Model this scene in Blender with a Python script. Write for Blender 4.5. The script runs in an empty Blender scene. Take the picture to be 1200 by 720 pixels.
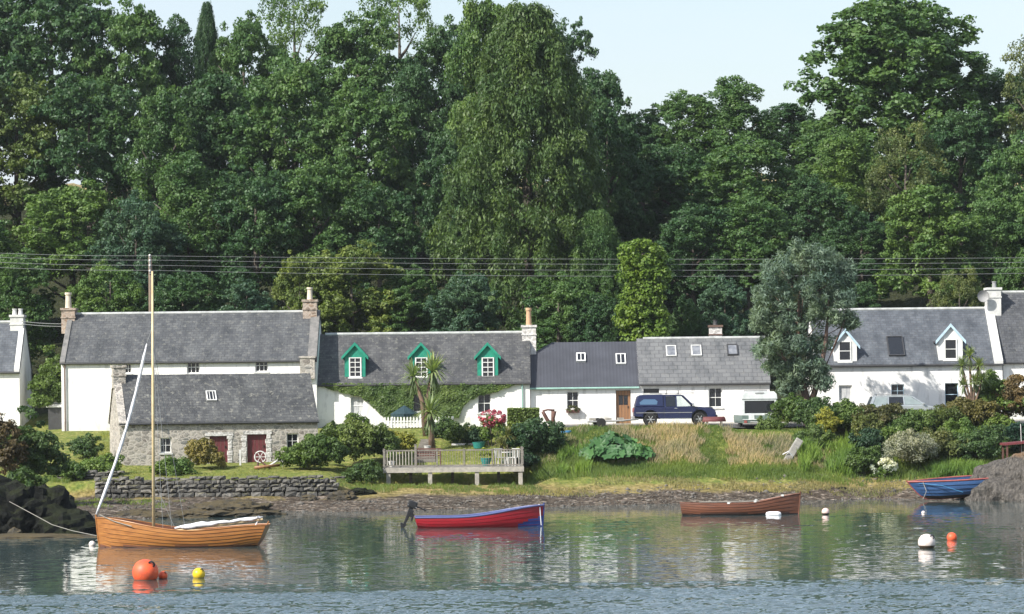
import bpy, bmesh, math, random
import numpy as np
from mathutils import Vector, Matrix, noise
R = math.radians
C = bpy.context.scene.collection
sc = bpy.context.scene
# ------------------------------------------------------------------ camera
F, HC, YH, ROLL = 3600.0, 6.0, 455.0, R(0.6)
cam = bpy.data.cameras.new('camera'); camo = bpy.data.objects.new('camera', cam); C.objects.link(camo)
cam.sensor_width = 36; cam.lens = 108; cam.shift_y = (YH - 360) / 1200.0
cam.clip_start = 1; cam.clip_end = 6000
camo.matrix_world = Matrix.Translation((0, 0, HC)) @ Matrix.Rotation(R(90), 4, 'X') @ Matrix.Rotation(-ROLL, 4, 'Z')
sc.camera = camo
# ------------------------------------------------------------------ light
SUN_EL, SUN_AZ = R(39), R(231)           # towards the sun: behind the viewer, to the left
sdir = Vector((math.sin(SUN_AZ) * math.cos(SUN_EL), math.cos(SUN_AZ) * math.cos(SUN_EL), math.sin(SUN_EL)))
sl = bpy.data.lights.new('sun', 'SUN'); sl.energy = 4.7; sl.angle = R(0.5); sl.color = (1.0, 0.955, 0.88)
so = bpy.data.objects.new('sun', sl); C.objects.link(so)
so.rotation_euler = sdir.to_track_quat('Z', 'Y').to_euler()
world = bpy.data.worlds.new('World'); sc.world = world; world.use_nodes = True
nt = world.node_tree; nt.nodes.clear()
N = nt.nodes.new; Lk = nt.links.new
out = N('ShaderNodeOutputWorld'); bg = N('ShaderNodeBackground'); bg.inputs[1].default_value = 0.105
sky = N('ShaderNodeTexSky'); sky.sky_type = 'NISHITA'; sky.sun_disc = False
sky.sun_elevation = SUN_EL; sky.sun_rotation = SUN_AZ; sky.air_density = 1.3; sky.dust_density = 1.5; sky.ozone_density = 1.5
tc = N('ShaderNodeTexCoord'); mp = N('ShaderNodeMapping'); mp.inputs['Scale'].default_value = (1.6, 1.6, 9)
mp.inputs['Rotation'].default_value = (0, R(12), 0)
cn = N('ShaderNodeTexNoise'); cn.inputs['Scale'].default_value = 2.2; cn.inputs['Detail'].default_value = 5; cn.inputs['Roughness'].default_value = .5
cr = N('ShaderNodeValToRGB'); cr.color_ramp.elements[0].position = .38; cr.color_ramp.elements[1].position = .75
cr.color_ramp.elements[0].color = (.28, .28, .28, 1); cr.color_ramp.elements[1].color = (.8, .8, .8, 1)
mx = N('ShaderNodeMixRGB'); mx.inputs[2].default_value = (5.0, 5.5, 6.5, 1)
Lk(tc.outputs['Generated'], mp.inputs[0]); Lk(mp.outputs[0], cn.inputs[0]); Lk(cn.outputs[0], cr.inputs[0])
Lk(cr.outputs[0], mx.inputs[0]); Lk(sky.outputs[0], mx.inputs[1]); Lk(mx.outputs[0], bg.inputs[0]); Lk(bg.outputs[0], out.inputs[0])
vs = sc.view_settings; vs.view_transform = 'Standard'; vs.look = 'None'; vs.gamma = 1; vs.use_curve_mapping = False; vs.exposure = 0.76
cy = sc.cycles; cy.use_denoising = True; cy.max_bounces = 6; cy.diffuse_bounces = 3; cy.glossy_bounces = 3; cy.transmission_bounces = 4; cy.transparent_max_bounces = 6
cy.use_adaptive_sampling = True; cy.adaptive_threshold = 0.02; cy.caustics_reflective = False; cy.caustics_refractive = False

# ------------------------------------------------------------------ photo measurement -> metres
def ray(px, py):
    u = (px - 600) / F; v = (360 - py) / F; c = math.cos(ROLL); s = math.sin(ROLL)
    return u * c + v * s, -u * s + v * c + (YH - 360) / F
def W(px, py, d):
    a, b = ray(px, py); return a * d, HC + b * d
def SC(d): return F / d                  # photo pixels per metre at distance d
def hit(px, py, P0, n):
    a, b = ray(px, py); r = Vector((a, 1, b)); c = Vector((0, 0, HC))
    t = (Vector(P0) - c).dot(n) / r.dot(n); return c + r * t

# ------------------------------------------------------------------ materials
M = {}
def new_mat(name):
    m = bpy.data.materials.new(name); m.use_nodes = True; M[name] = m
    n = m.node_tree; b = n.nodes['Principled BSDF']; return m, n, b
def nn(n, t, **kw):
    x = n.nodes.new('ShaderNode' + t)
    for k, v in kw.items():
        if k in x.inputs: x.inputs[k].default_value = v
        else: setattr(x, k, v)
    return x
def ramp(n, stops):
    r = nn(n, 'ValToRGB'); e = r.color_ramp.elements
    while len(e) < len(stops): e.new(.5)
    for i, (p, c) in enumerate(stops):
        e[i].position = p; e[i].color = (*c, 1) if len(c) == 3 else c
    return r
def plain(name, c1, c2=None, rough=.6, scale=3.0, metallic=0, spec=.4, bump=0, bscale=20, stretch=(1, 1, 1), lo=.35, hi=.65, detail=5):
    m, n, b = new_mat(name); L = n.links.new
    b.inputs['Roughness'].default_value = rough; b.inputs['Metallic'].default_value = metallic
    b.inputs['Specular IOR Level'].default_value = spec
    c2 = c2 or tuple(min(1, x * .8) for x in c1)
    t = nn(n, 'TexCoord'); mp = nn(n, 'Mapping', Scale=stretch); L(t.outputs['Object'], mp.inputs[0])
    no = nn(n, 'TexNoise', Scale=scale, Detail=detail, Roughness=.6); L(mp.outputs[0], no.inputs[0])
    r = ramp(n, [(lo, c2), (hi, c1)]); L(no.outputs[0], r.inputs[0]); L(r.outputs[0], b.inputs['Base Color'])
    if bump:
        nb = nn(n, 'TexNoise', Scale=bscale, Detail=3); L(mp.outputs[0], nb.inputs[0])
        bp = nn(n, 'Bump', Strength=bump, Distance=.05); L(nb.outputs[0], bp.inputs['Height']); L(bp.outputs[0], b.inputs['Normal'])
    return m
def mixc(n, a, bb, f, mode='MIX'):
    x = nn(n, 'MixRGB'); x.blend_type = mode
    for i, v in ((0, f), (1, a), (2, bb)):
        if hasattr(v, 'links') or isinstance(v, bpy.types.NodeSocket): n.links.new(v, x.inputs[i])
        else: x.inputs[i].default_value = v if i == 0 else (*v, 1)
    return x.outputs[0]

# white harling: faint dirt, streaks that run down, damp foot
def harl(name, base=(.80, .79, .77)):
    m, n, b = new_mat(name); L = n.links.new; b.inputs['Roughness'].default_value = .85; b.inputs['Specular IOR Level'].default_value = .2
    t = nn(n, 'TexCoord'); mp = nn(n, 'Mapping', Scale=(1.5, 1.5, .35)); L(t.outputs['Object'], mp.inputs[0])
    no = nn(n, 'TexNoise', Scale=1.6, Detail=6, Roughness=.65); L(mp.outputs[0], no.inputs[0])
    r = ramp(n, [(.3, tuple(x * .62 for x in base)), (.48, base)]); L(no.outputs[0], r.inputs[0])
    sp = nn(n, 'SeparateXYZ'); L(t.outputs['Object'], sp.inputs[0])
    n2 = nn(n, 'TexNoise', Scale=2.5, Detail=4); L(t.outputs['Object'], n2.inputs[0])
    ad = nn(n, 'Math', operation='ADD'); L(sp.outputs['Z'], ad.inputs[0])
    mu = nn(n, 'Math', operation='MULTIPLY'); mu.inputs[1].default_value = -1.0; L(n2.outputs[0], mu.inputs[0]); L(mu.outputs[0], ad.inputs[1])
    rr = ramp(n, [(.0, (.3, .3, .3)), (.12, (0, 0, 0))]); L(ad.outputs[0], rr.inputs[0])
    o = mixc(n, r.outputs[0], (.36, .37, .30), rr.outputs[0])
    L(o, b.inputs['Base Color'])
    nb = nn(n, 'TexNoise', Scale=18, Detail=3); L(t.outputs['Object'], nb.inputs[0])
    bp = nn(n, 'Bump', Strength=.35, Distance=.02); L(nb.outputs[0], bp.inputs['Height']); L(bp.outputs[0], b.inputs['Normal'])
harl('harling')
def slates(name, c1, c2, mort, bw, rh, lichen=.25, rough=.6, bumps=.5, pitch=1.45, streak=.5):
    m, n, b = new_mat(name); L = n.links.new; b.inputs['Roughness'].default_value = rough; b.inputs['Specular IOR Level'].default_value = .35
    t = nn(n, 'TexCoord'); sp = nn(n, 'SeparateXYZ'); L(t.outputs['Object'], sp.inputs[0])
    mu = nn(n, 'Math', operation='MULTIPLY'); mu.inputs[1].default_value = pitch; L(sp.outputs['Z'], mu.inputs[0])
    cb = nn(n, 'CombineXYZ'); L(sp.outputs['X'], cb.inputs[0]); L(mu.outputs[0], cb.inputs[1])
    br = nn(n, 'TexBrick', Scale=1.0); br.inputs['Brick Width'].default_value = bw; br.inputs['Row Height'].default_value = rh
    br.inputs['Mortar Size'].default_value = rh * .07; br.inputs['Mortar Smooth'].default_value = .3; br.inputs['Bias'].default_value = 0
    br.inputs['Color1'].default_value = (*c1, 1); br.inputs['Color2'].default_value = (*c2, 1); br.inputs['Mortar'].default_value = (*mort, 1)
    L(cb.outputs[0], br.inputs[0])
    mp = nn(n, 'Mapping', Scale=(1, .45, 1)); L(cb.outputs[0], mp.inputs[0])
    no = nn(n, 'TexNoise', Scale=1.1, Detail=7, Roughness=.7); L(mp.outputs[0], no.inputs[0])
    r = ramp(n, [(.34, (.62, .64, .66)), (.5, (1, 1, 1)), (.72, (1.0 + streak, 1.0 + streak, 1.0 + streak * .9))]); L(no.outputs[0], r.inputs[0])
    o = mixc(n, br.outputs[0], r.outputs[0], 1.0, 'MULTIPLY')
    n3 = nn(n, 'TexNoise', Scale=3.3, Detail=6, Roughness=.75); L(cb.outputs[0], n3.inputs[0])
    r3 = ramp(n, [(.55, (0, 0, 0)), (.68, (lichen * 1.2,) * 3)]); L(n3.outputs[0], r3.inputs[0])
    o = mixc(n, o, (.34, .33, .27), r3.outputs[0]); L(o, b.inputs['Base Color'])
    bp = nn(n, 'Bump', Strength=bumps, Distance=.03); bp.invert = True
    L(br.outputs['Fac'], bp.inputs['Height']); L(bp.outputs[0], b.inputs['Normal'])
slates('old_slate', (.058, .062, .067), (.092, .095, .096), (.045, .045, .05), .33, .2, .30)
slates('cottage_slate', (.052, .053, .056), (.084, .084, .084), (.04, .04, .045), .33, .2, .35)
slates('barn_slate', (.056, .058, .060), (.094, .096, .094), (.045, .045, .05), .33, .2, .5)
slates('blue_slate', (.066, .076, .089), (.095, .105, .120), (.06, .06, .07), .33, .2, .12)
slates('big_slate', (.120, .123, .127), (.150, .153, .155), (.085, .085, .088), .52, .34, .15, streak=.2)
slates('dark_slate', (.055, .058, .063), (.08, .083, .09), (.04, .04, .045), .33, .2, .2)
# dark profiled sheet
m, n, b = new_mat('dark_sheet'); L = n.links.new; b.inputs['Roughness'].default_value = .6
t = nn(n, 'TexCoord'); wv = nn(n, 'TexWave', Scale=1.6); wv.bands_direction = 'X'; wv.wave_profile = 'SAW'; L(t.outputs['Object'], wv.inputs[0])
no = nn(n, 'TexNoise', Scale=.8, Detail=6); L(t.outputs['Object'], no.inputs[0])
r = ramp(n, [(0, (.038, .040, .050)), (.9, (.052, .055, .067)), (1, (.03, .032, .04))]); L(wv.outputs[0], r.inputs[0])
r2 = ramp(n, [(.35, (.85, .85, .85)), (.7, (1.2, 1.2, 1.2))]); L(no.outputs[0], r2.inputs[0])
L(mixc(n, r.outputs[0], r2.outputs[0], 1.0, 'MULTIPLY'), b.inputs['Base Color'])
bp = nn(n, 'Bump', Strength=.3, Distance=.03); L(wv.outputs[0], bp.inputs['Height']); L(bp.outputs[0], b.inputs['Normal'])
# rubble
def rubble(name, stones, mort, scale=3.2, edge=.10, stretch=(1, 1, 1.6)):
    m, n, b = new_mat(name); L = n.links.new; b.inputs['Roughness'].default_value = .9; b.inputs['Specular IOR Level'].default_value = .2
    t = nn(n, 'TexCoord'); mp = nn(n, 'Mapping', Scale=stretch); L(t.outputs['Object'], mp.inputs[0])
    wn = nn(n, 'TexNoise', Scale=2.5, Detail=3); L(mp.outputs[0], wn.inputs[0])
    wa = nn(n, 'VectorMath', operation='MULTIPLY_ADD'); wa.inputs[1].default_value = (.35, .35, .35); L(wn.outputs['Color'], wa.inputs[0]); L(mp.outputs[0], wa.inputs[2])
    v1 = nn(n, 'TexVoronoi', Scale=scale); L(wa.outputs[0], v1.inputs['Vector'])
    v2 = nn(n, 'TexVoronoi', Scale=scale); v2.feature = 'DISTANCE_TO_EDGE'; L(wa.outputs[0], v2.inputs['Vector'])
    sp = nn(n, 'SeparateXYZ'); L(v1.outputs['Color'], sp.inputs[0])
    r = ramp(n, [(i / (len(stones) - 1), s) for i, s in enumerate(stones)]); L(sp.outputs[0], r.inputs[0])
    nz = nn(n, 'TexNoise', Scale=1.1, Detail=5); L(t.outputs['Object'], nz.inputs[0])
    md = nn(n, 'Math', operation='MULTIPLY_ADD'); md.inputs[1].default_value = .35; md.inputs[2].default_value = edge - .16; L(nz.outputs[0], md.inputs[0])
    cmpn = nn(n, 'Math', operation='LESS_THAN'); L(v2.outputs['Distance'], cmpn.inputs[0]); L(md.outputs[0], cmpn.inputs[1])
    nf = nn(n, 'TexNoise', Scale=14, Detail=4); L(t.outputs['Object'], nf.inputs[0])
    rf = ramp(n, [(.3, (.75, .75, .75)), (.7, (1.2, 1.2, 1.2))]); L(nf.outputs[0], rf.inputs[0])
    o = mixc(n, r.outputs[0], mort, cmpn.outputs[0]); o = mixc(n, o, rf.outputs[0], 1.0, 'MULTIPLY'); L(o, b.inputs['Base Color'])
    bp = nn(n, 'Bump', Strength=.6, Distance=.06); L(v2.outputs['Distance'], bp.inputs['Height']); L(bp.outputs[0], b.inputs['Normal'])
rubble('barn_stone', [(.17, .17, .16), (.34, .31, .27), (.24, .23, .21), (.42, .39, .34), (.19, .17, .15), (.38, .36, .33)], (.43, .395, .35), scale=3.0, edge=.07)
rubble('chimney_stone', [(.30, .20, .14), (.20, .16, .13), (.38, .30, .24), (.25, .17, .12)], (.36, .30, .25), scale=3)
rubble('pale_stone', [(.50, .48, .45), (.40, .38, .36), (.58, .56, .53)], (.6, .58, .56), scale=3)
plain('white_paint', (.80, .80, .78), (.66, .66, .63), rough=.45, scale=2)
plain('off_white', (.62, .62, .60), (.45, .45, .43), rough=.7, scale=2.5)
plain('green_paint', (.018, .26, .17), (.014, .18, .125), rough=.55, scale=4)
plain('pale_green_trim', (.28, .46, .40), rough=.5)
plain('pale_blue_trim', (.48, .64, .74), rough=.5)
plain('dark_trim', (.05, .05, .052), rough=.5)
plain('ridge_pale', (.46, .47, .46), (.30, .31, .30), rough=.8, scale=2.5)
plain('terracotta', (.52, .34, .20), (.40, .25, .15), rough=.7)
plain('pale_pot', (.60, .53, .42), rough=.7)
plain('maroon_door', (.16, .035, .04), (.11, .025, .03), rough=.6, scale=4, stretch=(8, 1, 1))
plain('brown_door', (.30, .16, .08), (.22, .11, .05), rough=.5, stretch=(6, 1, .6))
plain('dim_brown', (.14, .09, .07), rough=.7)
plain('dark_wood', (.12, .055, .04), (.07, .035, .03), rough=.7, stretch=(.5, 4, 4))
plain('grey_wood', (.24, .22, .19), (.13, .12, .105), rough=.85, scale=5, stretch=(.6, 3, 3))
plain('pale_wood', (.40, .37, .32), (.25, .235, .21), rough=.8, scale=5)
plain('dark_void', (.012, .012, .012), rough=.9)
plain('curtain', (.55, .55, .54), (.30, .31, .33), rough=.9, scale=3, stretch=(3, 1, .5))
plain('rubber', (.02, .02, .02), rough=.8)
plain('alloy', (.55, .55, .56), rough=.35, metallic=.7)
plain('chrome', (.7, .7, .7), rough=.25, metallic=.9)
plain('navy_paint', (.010, .015, .058), (.009, .013, .05), rough=.22, spec=.6)
plain('pale_tint', (.26, .31, .32), rough=.12)
plain('silver_paint', (.46, .50, .52), rough=.28, metallic=.4)
plain('black_plastic', (.018, .018, .02), rough=.45)
plain('varnish', (.36, .150, .036), (.23, .085, .020), rough=.32, scale=3, stretch=(.4, 2, 6), spec=.5)
plain('varnish_dark', (.170, .062, .032), (.095, .035, .018), rough=.4, scale=3, stretch=(.4, 2, 6), spec=.5)
plain('spar', (.62, .50, .30), (.52, .40, .22), rough=.4)
plain('skew_stone', (.20, .19, .18), (.12, .12, .115), rough=.9, scale=3)
plain('sky_pane', (.22, .23, .25), (.12, .13, .15), rough=.3)
plain('boat_rail', (.10, .12, .26), (.08, .09, .2), rough=.5)
plain('sail_white', (.76, .76, .78), (.62, .62, .66), rough=.8, scale=4, bump=.5, bscale=6)
plain('boat_red', (.34, .012, .022), (.26, .012, .02), rough=.4, scale=3, stretch=(.4, 1, 2))
plain('boat_blue', (.030, .055, .24), (.025, .045, .18), rough=.45, scale=3)
plain('boat_blue_inside', (.09, .14, .34), (.06, .10, .26), rough=.55, scale=3)
plain('hull_blue', (.04, .10, .24), (.025, .065, .16), rough=.55, scale=4, stretch=(.5, 1, 3))
plain('antifoul_dark', (.035, .022, .02), rough=.7)
plain('faded_red', (.34, .09, .08), (.25, .07, .06), rough=.6)
plain('buoy_orange', (.82, .115, .035), (.50, .085, .04), rough=.5, scale=3.5)
plain('buoy_yellow', (.72, .50, .02), (.6, .4, .02), rough=.35, scale=4)
plain('buoy_white', (.72, .64, .60), (.6, .5, .46), rough=.5, scale=3)
plain('buoy_pink', (.70, .50, .46), (.6, .42, .38), rough=.5, scale=3)
plain('weed_band', (.05, .035, .02), rough=.8)
plain('rope', (.28, .27, .24), rough=.9)
plain('wire', (.26, .27, .27), rough=.6)
plain('pole_wood', (.16, .12, .09), rough=.85)
plain('teal_pot', (.03, .20, .18), rough=.35)
plain('teal_canvas', (.018, .045, .055), rough=.8)
plain('sky_blue_plastic', (.06, .22, .42), rough=.4)
plain('caravan_white', (.72, .74, .74), (.5, .53, .53), rough=.4, scale=3)
plain('caravan_green', (.15, .20, .18), (.10, .14, .13), rough=.5, scale=3)
plain('ceramic_grey', (.3, .3, .3), rough=.6)
plain('asphalt', (.075, .073, .07), (.05, .05, .048), rough=.9, scale=6)
plain('gravel_pale', (.32, .30, .27), (.22, .21, .19), rough=.95, scale=6)
plain('driftwood', (.33, .32, .29), (.22, .21, .2), rough=.9, stretch=(1, 1, 5))
# glass: dark room behind a shiny pane
m, n, b = new_mat('glass'); b.inputs['Base Color'].default_value = (.014, .016, .02, 1); b.inputs['Roughness'].default_value = .06; b.inputs['Specular IOR Level'].default_value = .6
m, n, b = new_mat('clear_glass'); b.inputs['Base Color'].default_value = (.8, .85, .85, 1); b.inputs['Roughness'].default_value = .02
b.inputs['Transmission Weight'].default_value = 1.0; b.inputs['IOR'].default_value = 1.02
m, n, b = new_mat('blue_reflection'); b.inputs['Base Color'].default_value = (.07, .13, .22, 1); b.inputs['Roughness'].default_value = .1  # canopy window: the blue it reflects is put into the base colour
# dark stones of the sea wall and of the rocks
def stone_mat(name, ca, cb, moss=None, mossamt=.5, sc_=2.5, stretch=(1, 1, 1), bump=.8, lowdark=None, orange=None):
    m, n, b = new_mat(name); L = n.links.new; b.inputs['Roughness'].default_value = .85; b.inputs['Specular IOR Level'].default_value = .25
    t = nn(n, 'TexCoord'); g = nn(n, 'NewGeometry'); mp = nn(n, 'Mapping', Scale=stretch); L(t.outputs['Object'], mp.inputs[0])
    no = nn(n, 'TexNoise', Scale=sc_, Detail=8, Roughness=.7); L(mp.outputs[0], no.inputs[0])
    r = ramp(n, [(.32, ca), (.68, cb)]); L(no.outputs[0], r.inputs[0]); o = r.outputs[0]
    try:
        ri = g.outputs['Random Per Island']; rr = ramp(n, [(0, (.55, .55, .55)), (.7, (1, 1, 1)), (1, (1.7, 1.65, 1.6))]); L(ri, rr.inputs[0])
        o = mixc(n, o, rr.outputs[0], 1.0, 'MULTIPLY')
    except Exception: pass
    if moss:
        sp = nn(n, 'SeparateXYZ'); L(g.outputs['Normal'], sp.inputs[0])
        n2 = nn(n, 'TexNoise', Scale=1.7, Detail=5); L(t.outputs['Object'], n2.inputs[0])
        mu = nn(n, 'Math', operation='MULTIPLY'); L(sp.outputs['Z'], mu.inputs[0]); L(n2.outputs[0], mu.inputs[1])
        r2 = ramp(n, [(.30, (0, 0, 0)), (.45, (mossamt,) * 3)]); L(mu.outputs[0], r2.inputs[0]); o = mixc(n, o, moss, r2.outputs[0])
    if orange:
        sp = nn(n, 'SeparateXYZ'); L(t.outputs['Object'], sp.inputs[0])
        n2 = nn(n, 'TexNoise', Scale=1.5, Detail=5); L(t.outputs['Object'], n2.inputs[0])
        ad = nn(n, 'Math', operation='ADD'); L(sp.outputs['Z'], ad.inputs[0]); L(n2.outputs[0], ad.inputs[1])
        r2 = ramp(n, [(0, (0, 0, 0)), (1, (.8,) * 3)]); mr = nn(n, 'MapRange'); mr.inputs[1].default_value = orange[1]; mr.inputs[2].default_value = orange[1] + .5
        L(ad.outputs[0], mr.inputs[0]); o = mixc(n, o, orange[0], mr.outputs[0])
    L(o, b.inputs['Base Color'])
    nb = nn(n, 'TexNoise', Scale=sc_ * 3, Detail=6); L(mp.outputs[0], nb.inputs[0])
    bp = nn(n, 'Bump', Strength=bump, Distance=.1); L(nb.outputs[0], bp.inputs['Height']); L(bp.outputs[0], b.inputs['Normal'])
stone_mat('seawall_stone', (.045, .045, .042), (.155, .15, .14), moss=(.16, .15, .06), mossamt=.3)
M_spec = None
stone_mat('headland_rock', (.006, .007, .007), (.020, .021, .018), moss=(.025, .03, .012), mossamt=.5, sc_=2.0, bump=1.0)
stone_mat('beach_rock', (.025, .022, .017), (.10, .09, .07), moss=(.08, .06, .025), mossamt=.7, sc_=2)
stone_mat('weed_rock', (.022, .021, .019), (.20, .18, .16), sc_=2.6, stretch=(3, 3, .7), bump=1.0, orange=((.26, .15, .07), 2.75))
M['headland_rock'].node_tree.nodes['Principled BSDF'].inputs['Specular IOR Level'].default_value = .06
plain('pebble', (.17, .155, .135), (.06, .055, .048), rough=.9, scale=.9)

# leaves: colour of the object x patchiness x per-leaf shade, a little light through them
def leaf_mat(name, trans=.28, rough=.5, c=None, patch=.45):
    m, n, b = new_mat(name); L = n.links.new
    b.inputs['Roughness'].default_value = rough; b.inputs['Specular IOR Level'].default_value = .3
    oi = nn(n, 'ObjectInfo'); g = nn(n, 'NewGeometry'); at = nn(n, 'Attribute'); at.attribute_name = 'shade'
    no = nn(n, 'TexNoise', Scale=patch, Detail=3); L(g.outputs['Position'], no.inputs[0])
    r = ramp(n, [(.3, (.66, .78, .80)), (.5, (1, 1, 1)), (.7, (1.25, 1.16, .92))]); L(no.outputs[0], r.inputs[0])
    r2 = ramp(n, [(0, (.66, .70, .72)), (.6, (1.0, 1.0, 1.0)), (1, (1.30, 1.25, 1.1))]); L(at.outputs['Fac'], r2.inputs[0])
    base = oi.outputs['Color'] if c is None else None
    if c is not None:
        rgb = nn(n, 'RGB'); rgb.outputs[0].default_value = (*c, 1); base = rgb.outputs[0]
    o = mixc(n, base, r.outputs[0], 1.0, 'MULTIPLY'); o = mixc(n, o, r2.outputs[0], 1.0, 'MULTIPLY')
    L(o, b.inputs['Base Color'])
    tr = nn(n, 'BsdfTranslucent'); o2 = mixc(n, o, (1.3, 1.5, .6), 1.0, 'MULTIPLY'); L(o2, tr.inputs[0])
    ms = nn(n, 'MixShader'); ms.inputs[0].default_value = trans; L(b.outputs[0], ms.inputs[1]); L(tr.outputs[0], ms.inputs[2])
    L(ms.outputs[0], n.nodes['Material Output'].inputs[0]); return m
leaf_mat('leaf'); leaf_mat('leaf_fixed', c=(.06, .10, .03))
plain('bark', (.12, .10, .08), (.06, .05, .042), rough=.9, stretch=(4, 4, .7), bump=.5)
plain('pine_bark', (.20, .12, .09), (.09, .065, .055), rough=.9, stretch=(3, 3, .8))
plain('cordyline_bark', (.20, .13, .09), (.10, .07, .05), rough=.9)

# ground
m, n, b = new_mat('ground'); L = n.links.new; b.inputs['Roughness'].default_value = .95; b.inputs['Specular IOR Level'].default_value = .15
g = nn(n, 'NewGeometry'); sp = nn(n, 'SeparateXYZ'); L(g.outputs['Position'], sp.inputs[0])
n1 = nn(n, 'TexNoise', Scale=.35, Detail=6, Roughness=.65); L(g.outputs['Position'], n1.inputs[0])
n2 = nn(n, 'TexNoise', Scale=2.2, Detail=7, Roughness=.7); L(g.outputs['Position'], n2.inputs[0])
vo = nn(n, 'TexVoronoi', Scale=4.5); L(g.outputs['Position'], vo.inputs['Vector'])
vs_ = nn(n, 'SeparateXYZ'); L(vo.outputs['Color'], vs_.inputs[0])
beach = ramp(n, [(0, (.035, .028, .022)), (.45, (.07, .057, .045)), (.8, (.11, .092, .075)), (1, (.24, .21, .18))]); L(vs_.outputs[0], beach.inputs[0])
bpat = ramp(n, [(.36, (.45, .42, .36)), (.62, (1.25, 1.2, 1.15))]); L(n2.outputs[0], bpat.inputs[0])
beachc = mixc(n, beach.outputs[0], bpat.outputs[0], 1.0, 'MULTIPLY')
weed = ramp(n, [(.35, (.10, .085, .025)), (.5, (.20, .16, .06)), (.66, (.30, .24, .11))]); L(n2.outputs[0], weed.inputs[0])
grass = ramp(n, [(.3, (.07, .11, .025)), (.5, (.14, .16, .035)), (.68, (.27, .24, .09))]); L(n2.outputs[0], grass.inputs[0])
hill = ramp(n, [(.35, (.016, .020, .010)), (.65, (.04, .045, .02))]); L(n2.outputs[0], hill.inputs[0])
field = ramp(n, [(.35, (.30, .22, .12)), (.65, (.20, .20, .09))]); L(n1.outputs[0], field.inputs[0])
zz = nn(n, 'Math', operation='MULTIPLY_ADD'); zz.inputs[1].default_value = 1.0
nm = nn(n, 'Math', operation='MULTIPLY_ADD'); nm.inputs[1].default_value = .9; nm.inputs[2].default_value = -.45; L(n1.outputs[0], nm.inputs[0])
L(sp.outputs['Z'], zz.inputs[0]); L(nm.outputs[0], zz.inputs[2])
def step(lo, hi):
    mr = nn(n, 'MapRange'); mr.inputs[1].default_value = lo; mr.inputs[2].default_value = hi; L(zz.outputs[0], mr.inputs[0]); return mr.outputs[0]
o = mixc(n, beachc, weed.outputs[0], step(.50, .62)); o = mixc(n, o, grass.outputs[0], step(.80, 1.0))
o = mixc(n, o, hill.outputs[0], step(4.2, 4.8)); o = mixc(n, o, field.outputs[0], step(20.5, 21.5)); L(o, b.inputs['Base Color'])
bp = nn(n, 'Bump', Strength=.7, Distance=.12); L(vo.outputs['Distance'], bp.inputs['Height']); L(bp.outputs[0], b.inputs['Normal'])

# water: wavelets as real slopes, rougher where the breeze touches the near water
m, n, b = new_mat('water'); L = n.links.new
b.inputs['Base Color'].default_value = (.055, .085, .085, 1); b.inputs['Roughness'].default_value = .03; b.inputs['IOR'].default_value = 1.75
b.inputs['Specular IOR Level'].default_value = .5
g = nn(n, 'NewGeometry'); sp = nn(n, 'SeparateXYZ'); L(g.outputs['Position'], sp.inputs[0])
def nz(scale, stretch, det=2):
    mp = nn(n, 'Mapping', Scale=stretch); L(g.outputs['Position'], mp.inputs[0])
    x = nn(n, 'TexNoise', Scale=scale, Detail=det, Roughness=.5); L(mp.outputs[0], x.inputs[0])
    v = nn(n, 'VectorMath', operation='SUBTRACT'); v.inputs[1].default_value = (.5, .5, .5); L(x.outputs['Color'], v.inputs[0]); return v.outputs[0]
fine = nz(4.2, (.50, 1.0, 1), 3); mid = nz(.8, (.45, 1, 1), 2)
n3 = nn(n, 'TexNoise', Scale=.06, Detail=3); mp3 = nn(n, 'Mapping', Scale=(.35, 1.6, 1)); L(g.outputs['Position'], mp3.inputs[0]); L(mp3.outputs[0], n3.inputs[0])
yy = nn(n, 'Math', operation='MULTIPLY_ADD'); yy.inputs[1].default_value = 16; L(n3.outputs[0], yy.inputs[0]); L(sp.outputs['Y'], yy.inputs[2])
cv = nn(n, 'FloatCurve'); mr = nn(n, 'MapRange'); mr.inputs[1].default_value = 78; mr.inputs[2].default_value = 178; L(yy.outputs[0], mr.inputs[0])
WATER_PTS = [(0, .3), (.18, .3), (.23, .07), (.40, .075), (.62, .06), (.78, .03), (1, .02)]
c = cv.mapping.curves[0]
c.points[0].location = WATER_PTS[0]; c.points[1].location = WATER_PTS[-1]
for p in WATER_PTS[1:-1]: c.points.new(*p)
cv.mapping.update(); L(mr.outputs[0], cv.inputs['Value'])
def vscale(v, k):
    x = nn(n, 'VectorMath', operation='MULTIPLY'); x.inputs[1].default_value = k; L(v, x.inputs[0]); return x.outputs[0]
ad = nn(n, 'VectorMath', operation='ADD'); L(vscale(fine, (.8, 1.9, 0)), ad.inputs[0]); L(vscale(mid, (.2, .5, 0)), ad.inputs[1])
s2 = nn(n, 'VectorMath', operation='SCALE'); L(ad.outputs[0], s2.inputs[0]); L(cv.outputs[0], s2.inputs['Scale'])
a2 = nn(n, 'VectorMath', operation='ADD'); a2.inputs[1].default_value = (0, 0, 1); L(s2.outputs[0], a2.inputs[0])
no_ = nn(n, 'VectorMath', operation='NORMALIZE'); L(a2.outputs[0], no_.inputs[0]); L(no_.outputs[0], b.inputs['Normal'])

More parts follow.
